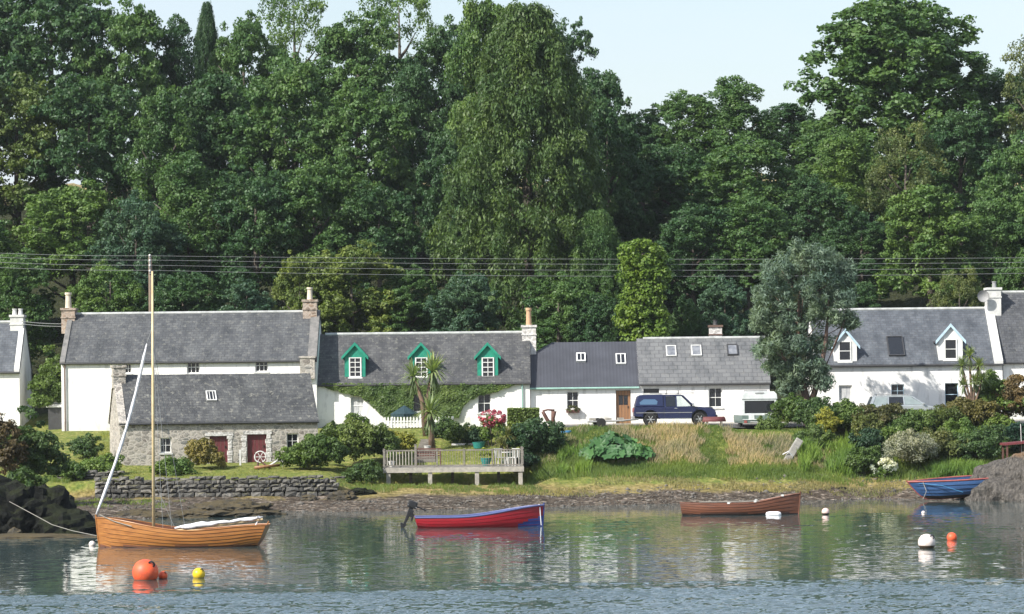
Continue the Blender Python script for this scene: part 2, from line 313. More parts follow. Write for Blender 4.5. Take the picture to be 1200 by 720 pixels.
# ------------------------------------------------------------------ mesh helpers
class MB:
    def __init__(s): s.v = []; s.f = []; s.m = []
    def add(s, vs, fs, m=0):
        o = len(s.v); s.v += [tuple(x) for x in vs]; s.f += [tuple(i + o for i in f) for f in fs]; s.m += [m] * len(fs); return s
    def box(s, x0, x1, y0, y1, z0, z1, m=0):
        return s.add([(x0, y0, z0), (x1, y0, z0), (x1, y1, z0), (x0, y1, z0), (x0, y0, z1), (x1, y0, z1), (x1, y1, z1), (x0, y1, z1)],
                     [(0, 3, 2, 1), (4, 5, 6, 7), (0, 1, 5, 4), (1, 2, 6, 5), (2, 3, 7, 6), (3, 0, 4, 7)], m)
    def prism(s, pts, a, b_, axis='x', m=0):       # pts in the other two axes
        n_ = len(pts)
        def mk(p, q): return (q, p[0], p[1]) if axis == 'x' else ((p[0], q, p[1]) if axis == 'y' else (p[0], p[1], q))
        vs = [mk(p, a) for p in pts] + [mk(p, b_) for p in pts]
        return s.add(vs, [tuple(range(n_))[::-1], tuple(range(n_, 2 * n_))] + [(i, (i + 1) % n_, n_ + (i + 1) % n_, n_ + i) for i in range(n_)], m)
    def tube(s, pts, r, n_=8, m=0):
        pts = [Vector(p) for p in pts]; rs = r if isinstance(r, (list, tuple)) else [r] * len(pts); vs = []; fs = []
        for i, p in enumerate(pts):
            d = (pts[min(i + 1, len(pts) - 1)] - pts[max(i - 1, 0)]).normalized()
            a = d.cross(Vector((0, 0, 1)) if abs(d.z) < .9 else Vector((1, 0, 0))).normalized(); b_ = d.cross(a)
            for k in range(n_):
                t = 2 * math.pi * k / n_; vs.append(p + a * (math.cos(t) * rs[i]) + b_ * (math.sin(t) * rs[i]))
        for i in range(len(pts) - 1):
            for k in range(n_): fs.append((i * n_ + k, i * n_ + (k + 1) % n_, (i + 1) * n_ + (k + 1) % n_, (i + 1) * n_ + k))
        fs.append(tuple(range(n_))[::-1]); fs.append(tuple((len(pts) - 1) * n_ + k for k in range(n_)))
        return s.add(vs, fs, m)
    def lathe(s, prof, n_=16, c=(0, 0, 0), axis='z', m=0):
        vs = []; fs = []
        for (r, h) in prof:
            for k in range(n_):
                t = 2 * math.pi * k / n_; a, b_ = r * math.cos(t), r * math.sin(t)
                vs.append((c[0] + a, c[1] + b_, c[2] + h) if axis == 'z' else (c[0] + a, c[1] + h, c[2] + b_) if axis == 'y' else (c[0] + h, c[1] + a, c[2] + b_))
        for i in range(len(prof) - 1):
            for k in range(n_): fs.append((i * n_ + k, i * n_ + (k + 1) % n_, (i + 1) * n_ + (k + 1) % n_, (i + 1) * n_ + k))
        fs.append(tuple(range(n_))); fs.append(tuple((len(prof) - 1) * n_ + k for k in range(n_)))
        return s.add(vs, fs, m)
    def build(s, name, mats, parent=None, smooth=False, bevel=0, loc=None, recalc=True):
        me = bpy.data.meshes.new(name); me.from_pydata(s.v, [], s.f)
        mats = mats if isinstance(mats, (list, tuple)) else [mats]
        for q in mats: me.materials.append(M[q])
        for p, q in zip(me.polygons, s.m): p.material_index = q; p.use_smooth = smooth
        if recalc or bevel:
            bm = bmesh.new(); bm.from_mesh(me)
            if recalc: bmesh.ops.recalc_face_normals(bm, faces=bm.faces)
            if bevel: bmesh.ops.bevel(bm, geom=[e for e in bm.edges if e.calc_face_angle(0) > .5], offset=bevel, segments=2, affect='EDGES', profile=.6)
            bm.to_mesh(me); bm.free()
        o = bpy.data.objects.new(name, me); C.objects.link(o)
        if parent: o.parent = parent
        if loc: o.location = loc
        return o
def tag(o, label=None, cat=None, group=None, kind=None):
    if label: o['label'] = label
    if cat: o['category'] = cat
    if group: o['group'] = group
    if kind: o['kind'] = kind
    return o
def thing(name, label, cat, loc=(0, 0, 0), rz=0, group=None):
    o = bpy.data.objects.new(name, None); C.objects.link(o); o.location = loc; o.rotation_euler = (0, 0, rz); o.empty_display_size = .3
    return tag(o, label, cat, group)
def np_mesh(name, V, Fq, mats, smooth=False, shade=None, midx=None):
    V = np.asarray(V, dtype=np.float32); Fq = np.asarray(Fq, dtype=np.int32); k = Fq.shape[1]
    me = bpy.data.meshes.new(name); me.vertices.add(len(V)); me.vertices.foreach_set('co', V.ravel())
    me.loops.add(Fq.size); me.loops.foreach_set('vertex_index', Fq.ravel()); me.polygons.add(len(Fq))
    me.polygons.foreach_set('loop_start', np.arange(0, Fq.size, k, dtype=np.int32))
    for q in (mats if isinstance(mats, (list, tuple)) else [mats]): me.materials.append(M[q])
    if midx is not None: me.polygons.foreach_set('material_index', np.asarray(midx, dtype=np.int32))
    me.update(calc_edges=True)
    if smooth: me.polygons.foreach_set('use_smooth', np.ones(len(Fq), dtype=bool))
    if shade is not None:
        a = me.attributes.new('shade', 'FLOAT', 'FACE'); a.data.foreach_set('value', np.asarray(shade, dtype=np.float32))
    return me
def link_mesh(name, me, parent=None, loc=(0, 0, 0), color=None):
    o = bpy.data.objects.new(name, me); C.objects.link(o); o.parent = parent; o.location = loc
    if color: o.color = (*color, 1)
    return o

HAZE = 0.00009
RIP = [.08, .08, .06, .09, .09, .045, .034, .034, .034, .036, .008, .003]
# ------------------------------------------------------------------ terrain
SHORE = [(-300, 141), (0, 140), (100, 141), (200, 144), (330, 154), (420, 151), (500, 152), (700, 156), (800, 157.6), (1000, 161), (1100, 159), (1200, 155), (1500, 150)]
BANK = {  # photo column at 165 m: (Y, z) landward of the shore
    -300: [(150, .8), (160, 1.6), (172, 3.2), (180, 3.7)],
    60: [(148, .45), (157, .9), (160, 1.4), (167, 2.1), (173, 2.9), (180, 3.75)],
    95: [(150, .35), (158, .56), (158.9, 1.3), (166, 1.9), (173, 2.9), (180, 3.75)],
    150: [(150, .35), (158, .56), (158.9, 1.45), (166, 1.9), (172, 2.2), (177, 3.5), (180, 3.75)],
    390: [(157, .45), (158, .56), (158.9, 1.45), (166, 1.95), (172, 2.2), (177, 3.5), (180, 3.75)],
    415: [(156, .4), (160, .9), (166, 1.8), (172, 3.0), (176, 3.7)],
    450: [(156, .4), (160, .85), (161.4, .95), (162.6, .7), (165.6, .7), (166.1, 1.95), (174, 3.1), (178, 3.7)],
    612: [(158, .4), (160.5, .8), (161.4, .95), (162.6, .7), (165.6, .7), (166.1, 1.95), (174, 3.1), (178, 3.7)],
    640: [(160, .6), (162, .9), (165, 1.6), (170, 3.2), (173, 3.6), (178, 3.7)],
    700: [(160.5, .65), (165, 1.64), (170, 3.72), (172, 3.78), (174, 3.70)],
    850: [(161.5, .62), (165.5, 1.6), (170, 3.70), (172, 3.74), (174, 3.70)],
    880: [(162, .62), (165.5, 1.6), (170, 3.42), (172, 3.46), (174, 3.52), (177, 3.7)],
    925: [(162, .62), (165.5, 1.6), (170, 3.44), (172, 3.48), (174, 3.54), (177, 3.7)],
    1000: [(163.5, .65), (166, 1.5), (172, 3.6), (175, 3.7)],
    1200: [(162, .8), (167, 1.8), (173, 3.6), (176, 3.7)],
    1500: [(162, .9), (167, 1.8), (173, 3.6), (176, 3.7)]}
COMMON = [(186, 3.85), (191, 4.5), (200, 7.5), (215, 12.5), (230, 17.5), (245, 21.5), (260, 23.5), (300, 25), (420, 20), (1200, 10)]
SHX = np.array([a for a, _ in SHORE], float); SHY = np.array([b for _, b in SHORE], float)
BK = sorted(BANK)
def col_h(k, q, Y):
    sy = np.interp(q, SHX, SHY); prof = [(sy - 60, -3.0), (sy - 8, -.5), (sy, 0.0)] + [p for p in BANK[k] if p[0] > sy + .5] + COMMON
    return np.interp(Y, [p[0] for p in prof], [p[1] for p in prof])
def height(X, Y, detail=True):
    q = 600 + X * F / 165.0
    if q <= BK[0]: z = col_h(BK[0], q, Y)
    elif q >= BK[-1]: z = col_h(BK[-1], q, Y)
    else:
        i = max(j for j in range(len(BK)) if BK[j] <= q); a, b_ = BK[i], BK[min(i + 1, len(BK) - 1)]
        t = 0 if a == b_ else (q - a) / (b_ - a); z = col_h(a, q, Y) * (1 - t) + col_h(b_, q, Y) * t
    if detail:
        amp = .05 if Y < 172 else (.02 if Y < 184 else .5)
        z += amp * noise.noise((X * .6, Y * .6, 3)) * (1.0 if Y < 190 else 1.5) + (amp * .7 * noise.noise((X * 2, Y * 2, 7)) if Y < 172 else 0)
    return float(z)
def axis(spec):
    out_ = []
    for a, b_, st in spec: out_ += list(np.arange(a, b_, st))
    return np.array(out_ + [spec[-1][1]])
gx = axis([(-1500, -300, 200), (-300, -100, 25), (-100, -50, 5), (-50, -34, 1), (-34, 34, .4), (34, 50, 1), (50, 100, 5), (100, 300, 25), (300, 1500, 200)])
gy = axis([(60, 130, 10), (130, 138, 1), (138, 178, .4), (178, 190, 1), (190, 270, 2.5), (270, 420, 15), (420, 1600, 118)])
V = [(x, y, height(x, y)) for y in gy for x in gx]; nx = len(gx)
I = np.arange(len(gy) - 1)[:, None] * nx + np.arange(nx - 1)[None, :]; I = I.ravel()
tag(link_mesh('ground', np_mesh('ground', V, np.stack([I, I + 1, I + nx + 1, I + nx], 1), 'ground', smooth=True)), kind='structure')
# wavelets as real geometry: calm under the bank, rippled in mid bay, a breeze lane close to the viewer
wr = np.random.default_rng(17); wy = np.concatenate([np.linspace(72, 79, 60)[:-1], np.linspace(79, 97, 520)[:-1], np.linspace(97, 160, 840)]); ny_, nx_ = len(wy), 640; U = np.linspace(-1, 1, nx_)
YY = np.repeat(wy[:, None], nx_, 1); XX = U[None, :] * (YY * .19 + 3)
def vnoise(fx, fy, seed):
    g_ = np.random.default_rng(seed).random((64, 64)); a = (XX * fx) % 64; b_ = (YY * fy) % 64; i0 = a.astype(int); j0 = b_.astype(int); fa = a - i0; fb = b_ - j0; fa = fa * fa * (3 - 2 * fa); fb = fb * fb * (3 - 2 * fb); i1 = (i0 + 1) % 64; j1 = (j0 + 1) % 64
    return (g_[j0, i0] * (1 - fa) + g_[j0, i1] * fa) * (1 - fb) + (g_[j1, i0] * (1 - fa) + g_[j1, i1] * fa) * fb
AM = np.interp(YY + 3.0 * (vnoise(.12, .5, 1) - .5), [72, 83, 85, 87, 90.5, 93, 96, 110, 136, 142.5, 144.5, 160], RIP)
AM = AM * (.65 + .7 * vnoise(.25, .35, 2)); edge = np.clip((1 - np.abs(U)) * 12, 0, 1)[None, :] * np.clip((YY - 72) / 3, 0, 1) * np.clip((160 - YY) / 3, 0, 1)
Z = np.zeros_like(XX); NW = 46
for k in range(NW):
    lam = .30 * (2.6 / .30) ** (wr.random() ** 1.35); th = wr.normal() * .55 + (.12 if k % 3 else 3.3); kk = 2 * math.pi / lam; ph = wr.random() * 6.283
    Z += (1.0 / kk) * math.sqrt(2 / NW) * np.sin(kk * (XX * math.sin(th) + YY * math.cos(th)) + ph + 2.0 * vnoise(.3, .3, 30 + k % 4))
LN = np.interp(YY + 4.5 * (vnoise(.16, .5, 5) - .5) + 2.0 * (vnoise(.5, 1.3, 8) - .5), [72, 83.6, 85.5, 87.5, 90, 94.5], [.30, .28, .12, .34, .32, 0]) * (.7 + .6 * vnoise(.2, .8, 6)); ZL = np.zeros_like(Z)
for k in range(26):
    lam = .16 + .34 * wr.random() ** 1.5; th = wr.normal() * .35; kk = 2 * math.pi / lam; ZL += (1.0 / kk) * math.sqrt(2 / 26) * np.sin(kk * (XX * math.sin(th) + YY * math.cos(th)) + wr.random() * 6.283 + 2.5 * vnoise(.6, .6, 40 + k % 3))
Z = (Z * AM + ZL * LN) * edge
WV = np.stack([XX, YY, Z], 2).reshape(-1, 3); I = (np.arange(ny_ - 1)[:, None] * nx_ + np.arange(nx_ - 1)[None, :]).ravel(); WF = np.stack([I, I + 1, I + nx_ + 1, I + nx_], 1)
o_ = len(WV); c0, c1, c2, c3 = 0, nx_ - 1, ny_ * nx_ - 1, (ny_ - 1) * nx_
ex_ = [(-1500, -600, 0), (1500, -600, 0), (1500, 72, 0), (-1500, 72, 0), (1500, 160, 0), (-1500, 160, 0), (1500, 200, 0), (-1500, 200, 0)]
WF2 = [(o_, o_ + 1, o_ + 2, o_ + 3), (c1, o_ + 2, o_ + 4, c2), (o_ + 3, c0, c3, o_ + 5), (o_ + 5, o_ + 4, o_ + 6, o_ + 7)]
tag(link_mesh('water', np_mesh('water', np.vstack([WV, ex_]), np.vstack([WF, WF2]), 'water', smooth=True)), kind='structure')
def strip(name, mat, x0, x1, y0, y1, lift, st=2.0):
    xs = np.arange(x0, x1 + st, st); ys = np.linspace(y0, y1, 4); vs = [(x, y, height(x, y, False) + lift + .02) for y in ys for x in xs]; k = len(xs)
    fs = [(j * k + i, j * k + i + 1, (j + 1) * k + i + 1, (j + 1) * k + i) for j in range(3) for i in range(k - 1)]
    mb = MB(); mb.add(vs, fs); return tag(mb.build(name, mat, recalc=False), kind='structure')
strip('road', 'asphalt', 2.5, 60, 174.2, 178.6, .03)
strip('forecourt_path', 'gravel_pale', 1.5, 60, 178.6, 181.4, .035)

# ------------------------------------------------------------------ buildings
def g_window(parent, x0, x1, z0, z1, cols=2, rows=2, y=.12, frame='white_paint', glass='glass', name='window', fr=.045, bar=.024, sill=True, sash=False):
    mb = MB(); w = fr
    mb.box(x0, x0 + w, y, y + .06, z0, z1).box(x1 - w, x1, y, y + .06, z0, z1).box(x0 + w, x1 - w, y, y + .06, z0, z0 + w).box(x0 + w, x1 - w, y, y + .06, z1 - w, z1)
    for i in range(1, cols): c = x0 + (x1 - x0) * i / cols; mb.box(c - bar / 2, c + bar / 2, y + .012, y + .05, z0 + w, z1 - w)
    for i in range(1, rows):
        c = z0 + (z1 - z0) * i / rows; bb = bar * (1.6 if (sash and i == rows // 2) else 1); mb.box(x0 + w, x1 - w, y + .008, y + .054, c - bb / 2, c + bb / 2)
    o = mb.build(name, frame, parent)
    MB().box(x0 + w * .5, x1 - w * .5, y + .035, y + .045, z0 + w * .5, z1 - w * .5).build('pane', glass, o)
    if sill: MB().box(x0 - .06, x1 + .06, -.06, y + .01, z0 - .09, z0 - .003).build('sill', 'off_white', o)
    return o
def wall_mesh(Wd, D, ze, zr, holes, th=.3):
    xs = sorted({0, Wd} | {h[0] for h in holes} | {h[1] for h in holes}); zs = sorted({0, ze} | {h[2] for h in holes} | {h[3] for h in holes}); mb = MB()
    def inh(x, z): return any(h[0] < x < h[1] and h[2] < z < h[3] for h in holes)
    for i in range(len(xs) - 1):
        for j in range(len(zs) - 1):
            if not inh((xs[i] + xs[i + 1]) / 2, (zs[j] + zs[j + 1]) / 2):
                mb.add([(xs[i], 0, zs[j]), (xs[i + 1], 0, zs[j]), (xs[i + 1], 0, zs[j + 1]), (xs[i], 0, zs[j + 1])], [(0, 1, 2, 3)])
    for (a, b_, c, d) in holes:
        mb.add([(a, 0, c), (a, th, c), (a, th, d), (a, 0, d)], [(3, 2, 1, 0)]); mb.add([(b_, 0, c), (b_, th, c), (b_, th, d), (b_, 0, d)], [(0, 1, 2, 3)])
        mb.add([(a, 0, d), (b_, 0, d), (b_, th, d), (a, th, d)], [(3, 2, 1, 0)]); mb.add([(a, 0, c), (b_, 0, c), (b_, th, c), (a, th, c)], [(0, 1, 2, 3)])
        mb.add([(a - .02, th, c - .02), (b_ + .02, th, c - .02), (b_ + .02, th, d + .02), (a - .02, th, d + .02)], [(0, 1, 2, 3)], 1)
    mb.add([(0, 0, -1), (Wd, 0, -1), (Wd, 0, 0), (0, 0, 0)], [(0, 1, 2, 3)])
    for x in (0, Wd):
        f = (0, 4, 3, 2, 1) if x == 0 else (0, 1, 2, 3, 4)
        mb.add([(x, 0, -1), (x, D, -1), (x, D, ze), (x, D / 2, zr), (x, 0, ze)], [f])
    mb.add([(0, D, -1), (Wd, D, -1), (Wd, D, ze), (0, D, ze)], [(3, 2, 1, 0)])
    return mb
class House:
    def __init__(s, name, label, pl, pr, d, D, zb, pe, pR, wall, roof, yaw=0, over=.16, ends=(.05, .05), ridge='ridge_pale', gutter='dark_trim', trim=None, half_hip=False, cat='cottage', group='houses along the shore road'):
        xm = (pl + pr) / 2
        X0, _ = W(pl, 460, d); s.yaw = yaw; s.O = Vector((X0, d, zb)); s.n = Vector((math.sin(yaw), -math.cos(yaw), 0)); s.ex = Vector((math.cos(yaw), math.sin(yaw), 0)); s.ey = Vector((-math.sin(yaw), math.cos(yaw), 0))
        s.Wd = s.loc2(pr, 460)[0]; s.D = D; s.zb = zb
        s.ze = s.loc2(xm, pe)[1]
        # ridge: vertical plane through the ridge line
        P0 = s.O + s.ey * (D / 2); h = hit(xm, pR, P0, s.n); s.zr = h.z - zb - .06
        s.p = (s.zr - s.ze) / (D / 2)
        s.root = thing(name, label, cat, s.O, yaw, group); s.holes = []; s.todo = []
        mb = MB(); t = .11; o = over; e0, e1 = ends
        if not half_hip:
            K = 22; vs = []; fs = []; X_s = np.linspace(-e0, s.Wd + e1, K)
            for i, x in enumerate(X_s):
                sg_ = [.035 * noise.noise((x * .45, q_ * 3.0, s.O.x)) * (0 if i in (0, K - 1) else 1) for q_ in range(5)]; m1, m2 = (-o + D / 2) / 2, (D / 2 + D + o) / 2
                zt_ = lambda y: (s.ze + s.p * (y if y < D / 2 else D - y)) + t
                vs += [(x, -o, zt_(-o) - t), (x, D / 2, s.zr), (x, D + o, zt_(-o) - t), (x, D + o, zt_(-o) + sg_[0]), (x, m2, zt_(m2) + sg_[1]), (x, D / 2, s.zr + t * 1.2 + sg_[2] * .7), (x, m1, zt_(m1) + sg_[3]), (x, -o, zt_(-o) + sg_[4] * .6)]
            for i in range(K - 1): fs += [(i * 8 + j, i * 8 + (j + 1) % 8, (i + 1) * 8 + (j + 1) % 8, (i + 1) * 8 + j) for j in range(8)]
            fs += [tuple(range(8)), tuple((K - 1) * 8 + j for j in range(8))]; mb.add(vs, fs)
        else:
            hx = 1.35; hz = s.zr - (s.zr - s.ze) * .30; yf = (hz - s.ze) / s.p; T = Vector((0, 0, t))
            for sgn in (0, 1):
                def q(x, y, z): return (x, y if not sgn else D - y, z)
                for k in (0, 1):
                    z_ = t * k
                    vs = [q(-e0, -o, s.ze - o * s.p + z_), q(s.Wd + e1, -o, s.ze - o * s.p + z_), q(s.Wd + e1, D / 2, s.zr + z_), q(hx, D / 2, s.zr + z_), q(-e0, yf, hz + z_)]
                    mb.add(vs, [(0, 1, 2, 3, 4)])
            mb.add([(-e0, yf, hz + t), (hx, D / 2, s.zr + t), (-e0, D - yf, hz + t)], [(0, 1, 2)])
            mb.add([(-e0, -o, s.ze - o * s.p), (s.Wd + e1, -o, s.ze - o * s.p), (s.Wd + e1, -o, s.ze - o * s.p + t), (-e0, -o, s.ze - o * s.p + t)], [(0, 1, 2, 3)])
        s.roof = mb.build('roof', roof, s.root); s.wall = wall; s.trim = trim; s.hh = half_hip
        if ridge: MB().tube([((-e0 + .4) if not half_hip else 1.4, D / 2, s.zr + t * 1.0), (s.Wd + e1 - .02, D / 2, s.zr + t * 1.0)], .10, 8).build('ridge_cap', ridge, s.root)
        if gutter: MB().tube([(-e0, -o - .03, s.ze - o * s.p + .02), (s.Wd + e1, -o - .03, s.ze - o * s.p + .02)], .06, 8).build('gutter', gutter, s.root)
    def loc2(s, px, py):
        h = hit(px, py, s.O, s.n) - s.O; return h.dot(s.ex), h.z
    def hole(s, x0, y0, x1, y1):
        a = s.loc2(x0, y1); b_ = s.loc2(x1, y0); r = (a[0], b_[0], max(a[1], .02), b_[1]); s.holes.append(r); return r
    def window(s, x0, y0, x1, y1, cols=2, rows=2, **k):
        r = s.hole(x0, y0, x1, y1); g_window(s.root, *r, cols, rows, **k); return r
    def door(s, x0, y0, x1, y1, mat='maroon_door', glazed=False, lintel=None):
        r = s.hole(x0, y0, x1, y1); a, b_, c, d = r; mb = MB().box(a + .02, b_ - .02, .14, .20, c, d - .02)
        for i in range(1, 5): xx = a + (b_ - a) * i / 5; mb.box(xx - .01, xx + .01, .13, .139, c + .02, d - .04, 1)
        o = mb.build('door', [mat, 'dim_brown'], s.root)
        MB().box(b_ - .18, b_ - .13, .10, .135, c + .95, c + 1.08).build('handle', 'black_plastic', o)
        if glazed:
            w = b_ - a
            mb = MB()
            for i in (0, 1): mb.box(a + w * (.2 + .32 * i), a + w * (.48 + .32 * i), .125, .137, c + 1.15, d - .3)
            mb.build('pane', 'glass', o)
        if lintel: MB().box(a - .25, b_ + .25, -.03, .15, d + .003, d + .2).build('lintel', lintel, s.root)
        return r
    def finish(s):
        mb = wall_mesh(s.Wd, s.D, s.ze, s.zr, s.holes)
        if s.hh:
            hz = s.zr - (s.zr - s.ze) * .30; yf = (hz - s.ze) / s.p
            # the half-hipped gable is cut off at the hip
            k = [i for i, f in enumerate(mb.f) if len(f) == 5][0]; vi = mb.f[k]
            mb.f[k] = None; mb.m.pop(k); mb.f.pop(k)
            mb.add([(0, 0, -1), (0, s.D, -1), (0, s.D, s.ze), (0, s.D - yf, hz), (0, yf, hz), (0, 0, s.ze)], [(5, 4, 3, 2, 1, 0)])
        s.wallo = mb.build('wall', [s.wall, 'dark_void'], s.root, recalc=False); return s.root
    def roofpt(s, px, py):
        nrm = s.ex.cross((s.ey + Vector((0, 0, s.p))).normalized()); P0 = s.O + Vector((0, 0, s.ze + .11)); h = hit(px, py, P0, nrm) - s.O
        return h.dot(s.ex), h.dot(s.ey), h.z
    def skylight(s, x0, y0, x1, y1, frame='dark_trim', bars=0, glass='glass', proud=.09):
        a = s.roofpt(x0, y1); b_ = s.roofpt(x1, y0); up = Vector((0, 1, s.p)).normalized(); nr = Vector((0, -s.p, 1)).normalized()
        Lh = (Vector(b_) - Vector(a)).dot(up); w = b_[0] - a[0]; fr = .07; o0 = Vector((a[0], a[1], a[2]))
        Mx = Matrix(((1, up.x, nr.x, o0.x), (0, up.y, nr.y, o0.y), (0, up.z, nr.z, o0.z), (0, 0, 0, 1)))
        mb = MB().box(0, fr, 0, Lh, -.05, proud).box(w - fr, w, 0, Lh, -.05, proud).box(fr, w - fr, 0, fr, -.05, proud).box(fr, w - fr, Lh - fr, Lh, -.05, proud)
        for i in range(1, bars + 1): c = w * i / (bars + 1); mb.box(c - .02, c + .02, fr, Lh - fr, 0, proud - .01)
        mb.v = [tuple(Mx @ Vector(v)) for v in mb.v]; o = mb.build('skylight', frame, s.root)
        mb = MB().box(fr * .5, w - fr * .5, fr * .5, Lh - fr * .5, .0, proud - .03); mb.v = [tuple(Mx @ Vector(v)) for v in mb.v]; mb.build('pane', glass, o)
    def chimney(s, x0, x1, ytop, ybot, mat='chimney_stone', depth=.9, pots=(), cap=True, yoff=None, capmat=None):
        D = s.D; yc = D / 2 if yoff is None else yoff
        P0 = s.O + s.ey * (yc - depth / 2); A = hit(x0, ybot, P0, s.n) - s.O; B = hit(x1, ytop, P0, s.n) - s.O
        a, b_, zt = A.dot(s.ex), B.dot(s.ex), B.z; zb_ = min(A.z, s.zr - .6); y0, y1 = yc - depth / 2, yc + depth / 2
        mb = MB().box(a, b_, y0, y1, zb_, zt - (.14 if cap else 0))
        if cap: mb.box(a - .06, b_ + .06, y0 - .06, y1 + .06, zt - .137, zt, 1)
        mb.box(a - .04, b_ + .04, y0 - .04, y1 + .04, zt - .62, zt - .54, 1)
        o = mb.build('chimney', [mat, capmat or mat], s.root)
        for (pc, ptop, rr, pm) in pots:
            P = hit(pc, ptop, s.O + s.ey * yc, s.n) - s.O; h = P.z - zt
            MB().lathe([(rr * 1.1, -.02), (rr, .06), (rr * .85, h * .8), (rr * 1.1, h * .86), (rr * 1.1, h), (rr * .7, h), (rr * .7, h - .1)], 12, (P.dot(s.ex), yc, zt)).build('chimney_pot', pm, o, smooth=False)
    def skew(s, x, w, mat='pale_stone', z=.14):       # coping along the gable
        D = s.D; p = s.p; t = .11; o = .05
        mb = MB().prism([(-o - .12, s.ze - (o + .12) * p), (D / 2, s.zr), (D + o, s.ze - o * p), (D + o, s.ze - o * p + t + z), (D / 2, s.zr + t + z), (-o - .12, s.ze - (o + .12) * p + t + z)], x, x + w, 'x')
        mb.build('skew_coping', mat, s.root)
    def dormer(s, x0, x1, ybot, yhead, ypeak, mat, wx0, wx1, wy0, wy1, yf=.25, frame='white_paint', over=.12, rows=2, cols=2, barge=None, roofmat=None, glass='glass'):
        P0 = s.O + s.ey * yf
        def lp(px, py): h = hit(px, py, P0, s.n) - s.O; return h.dot(s.ex), h.z
        a, zb_ = lp(x0, ybot); b_, zh = lp(x1, yhead); c = (a + b_) / 2; _, zp = lp((x0 + x1) / 2, ypeak); yb = (zp - s.ze) / s.p + .3; yb2 = (zh - s.ze) / s.p + .5
        mb = MB().prism([(a, zb_ - .3), (b_, zb_ - .3), (b_, zh), (c, zp - .10), (a, zh)], yf, yb2, 'y'); o = mb.build('dormer', mat, s.root)
        g = (zp - .1 - zh) / (c - a); ov = .16; t = .07
        for sg in (-1, 1):
            ed = (c - a + ov) * sg
            mb = MB().prism([(c, zp - .098), (c + ed, zp - .098 - g * (c - a + ov)), (c + ed, zp - .098 - g * (c - a + ov) + t * 1.4), (c, zp - .098 + t * 1.4)], yf - over, yb, 'y')
            mb.build('dormer_roof', roofmat or mat, o)
        if barge:
            for sg in (-1, 1):
                ed = (c - a + ov + .02) * sg; mb = MB().prism([(c, zp - .16), (c + ed, zp - .16 - g * abs(ed)), (c + ed, zp - .16 - g * abs(ed) + .2), (c, zp - .16 + .2)], yf - over - .04, yf - over - .003, 'y'); mb.build('bargeboard', barge, o)
        wa, wz0 = lp(wx0, wy1); wb, wz1 = lp(wx1, wy0); w = .05; y = yf - .03
        mb = MB().box(wa, wb, y + .014, y + .028, wz0, wz1, 1)
        mb.box(wa - .02, wa + w, y - .015, y + .0295, wz0, wz1).box(wb - w, wb + .02, y - .015, y + .0295, wz0, wz1).box(wa + w, wb - w, y - .015, y + .0295, wz0 - .02, wz0 + w).box(wa + w, wb - w, y - .015, y + .0295, wz1 - w, wz1)
        for i in range(1, cols): q = wa + (wb - wa) * i / cols; mb.box(q - .018, q + .018, y, y + .02, wz0 + w, wz1 - w)
        for i in range(1, rows): q = wz0 + (wz1 - wz0) * i / rows; mb.box(wa + w, wb - w, y - .005, y + .022, q - .02, q + .02)
        mb.box(wa - .08, wb + .08, y - .08, y + .0285, wz0 - .12, wz0 - .023)
        mb.build('window', [frame, glass], o)
    def pipe(s, x, ztop=None, mat='dark_trim'):
        zt = (ztop or s.ze) - .1; MB().tube([(x, -.1, 0), (x, -.1, zt)], .045, 8).build('downpipe', mat, s.root)

# ------------------------------------------------------------------ the row of houses
h = House('white_cottage', 'low white cottage at the far left edge with a white two-pot chimney', -70, 24, 186, 4.6, 3.75, 434, 379, 'harling', 'blue_slate', ends=(.05, .05))
h.window(-45, 448, -28, 466); h.skew(h.Wd - .3, .32, 'off_white'); h.chimney(13, 28, 369, 392, 'off_white', pots=[(18, 362, .14, 'off_white'), (25, 362, .14, 'off_white')]); h.finish()

h = House('white_house', 'tall white two-storey house with a long grey slate roof behind the stone barn', 73, 372, 180.2, 7.2, 3.75, 423.5, 368, 'harling', 'old_slate', over=.12, gutter='dark_trim')
for x0, x1, y0, y1 in ((143, 155, 426, 438), (220, 235, 423, 438), (300, 315, 421, 436)): h.window(x0, y0, x1, y1, 3, 2, bar=.035, fr=.06)
h.skew(-.06, .30, 'skew_stone', z=.08); h.skew(h.Wd - .5, .52, 'skew_stone', z=.10)
h.chimney(73, 88.5, 361, 391, 'chimney_stone', pots=[(81, 343, .19, 'pale_pot')], depth=1.1)
h.chimney(356, 372, 351, 381, 'chimney_stone', pots=[(364, 337, .17, 'pale_pot')], depth=1.1)
h.pipe(.22, mat='dim_brown'); a = h.loc2(353, 444); b_ = h.loc2(366, 420)
MB().box(a[0], b_[0] + .2, -.28, -.004, a[1], b_[1]).box(a[0] - .06, b_[0] + .25, -.33, -.004, b_[1] + .003, b_[1] + .12).build('corner_stone', 'barn_stone', h.root)
h.finish()

h = House('stone_barn', 'low rubble stone barn with two maroon doors below the tall white house', 141, 373, 167.2, 5.2, 1.9, 494.5, 440, 'barn_stone', 'barn_slate', yaw=R(13.5), over=.1, ridge=None, gutter='dark_trim', cat='barn')
BARN = h
h.door(247, 511, 269, 548, 'maroon_door', lintel='pale_stone'); h.door(291, 509, 314, 548, 'maroon_door', lintel='pale_stone')
h.window(189, 513, 202, 531, 2, 2, fr=.06); h.window(337, 508, 351, 526, 2, 2, fr=.06)
h.skew(-.07, .42, 'barn_stone', z=.06)
h.chimney(134, 148, 428, 447, 'barn_stone', depth=1.0, cap=True)
h.skylight(243.5, 459, 253.5, 470.5, frame='off_white', bars=2)
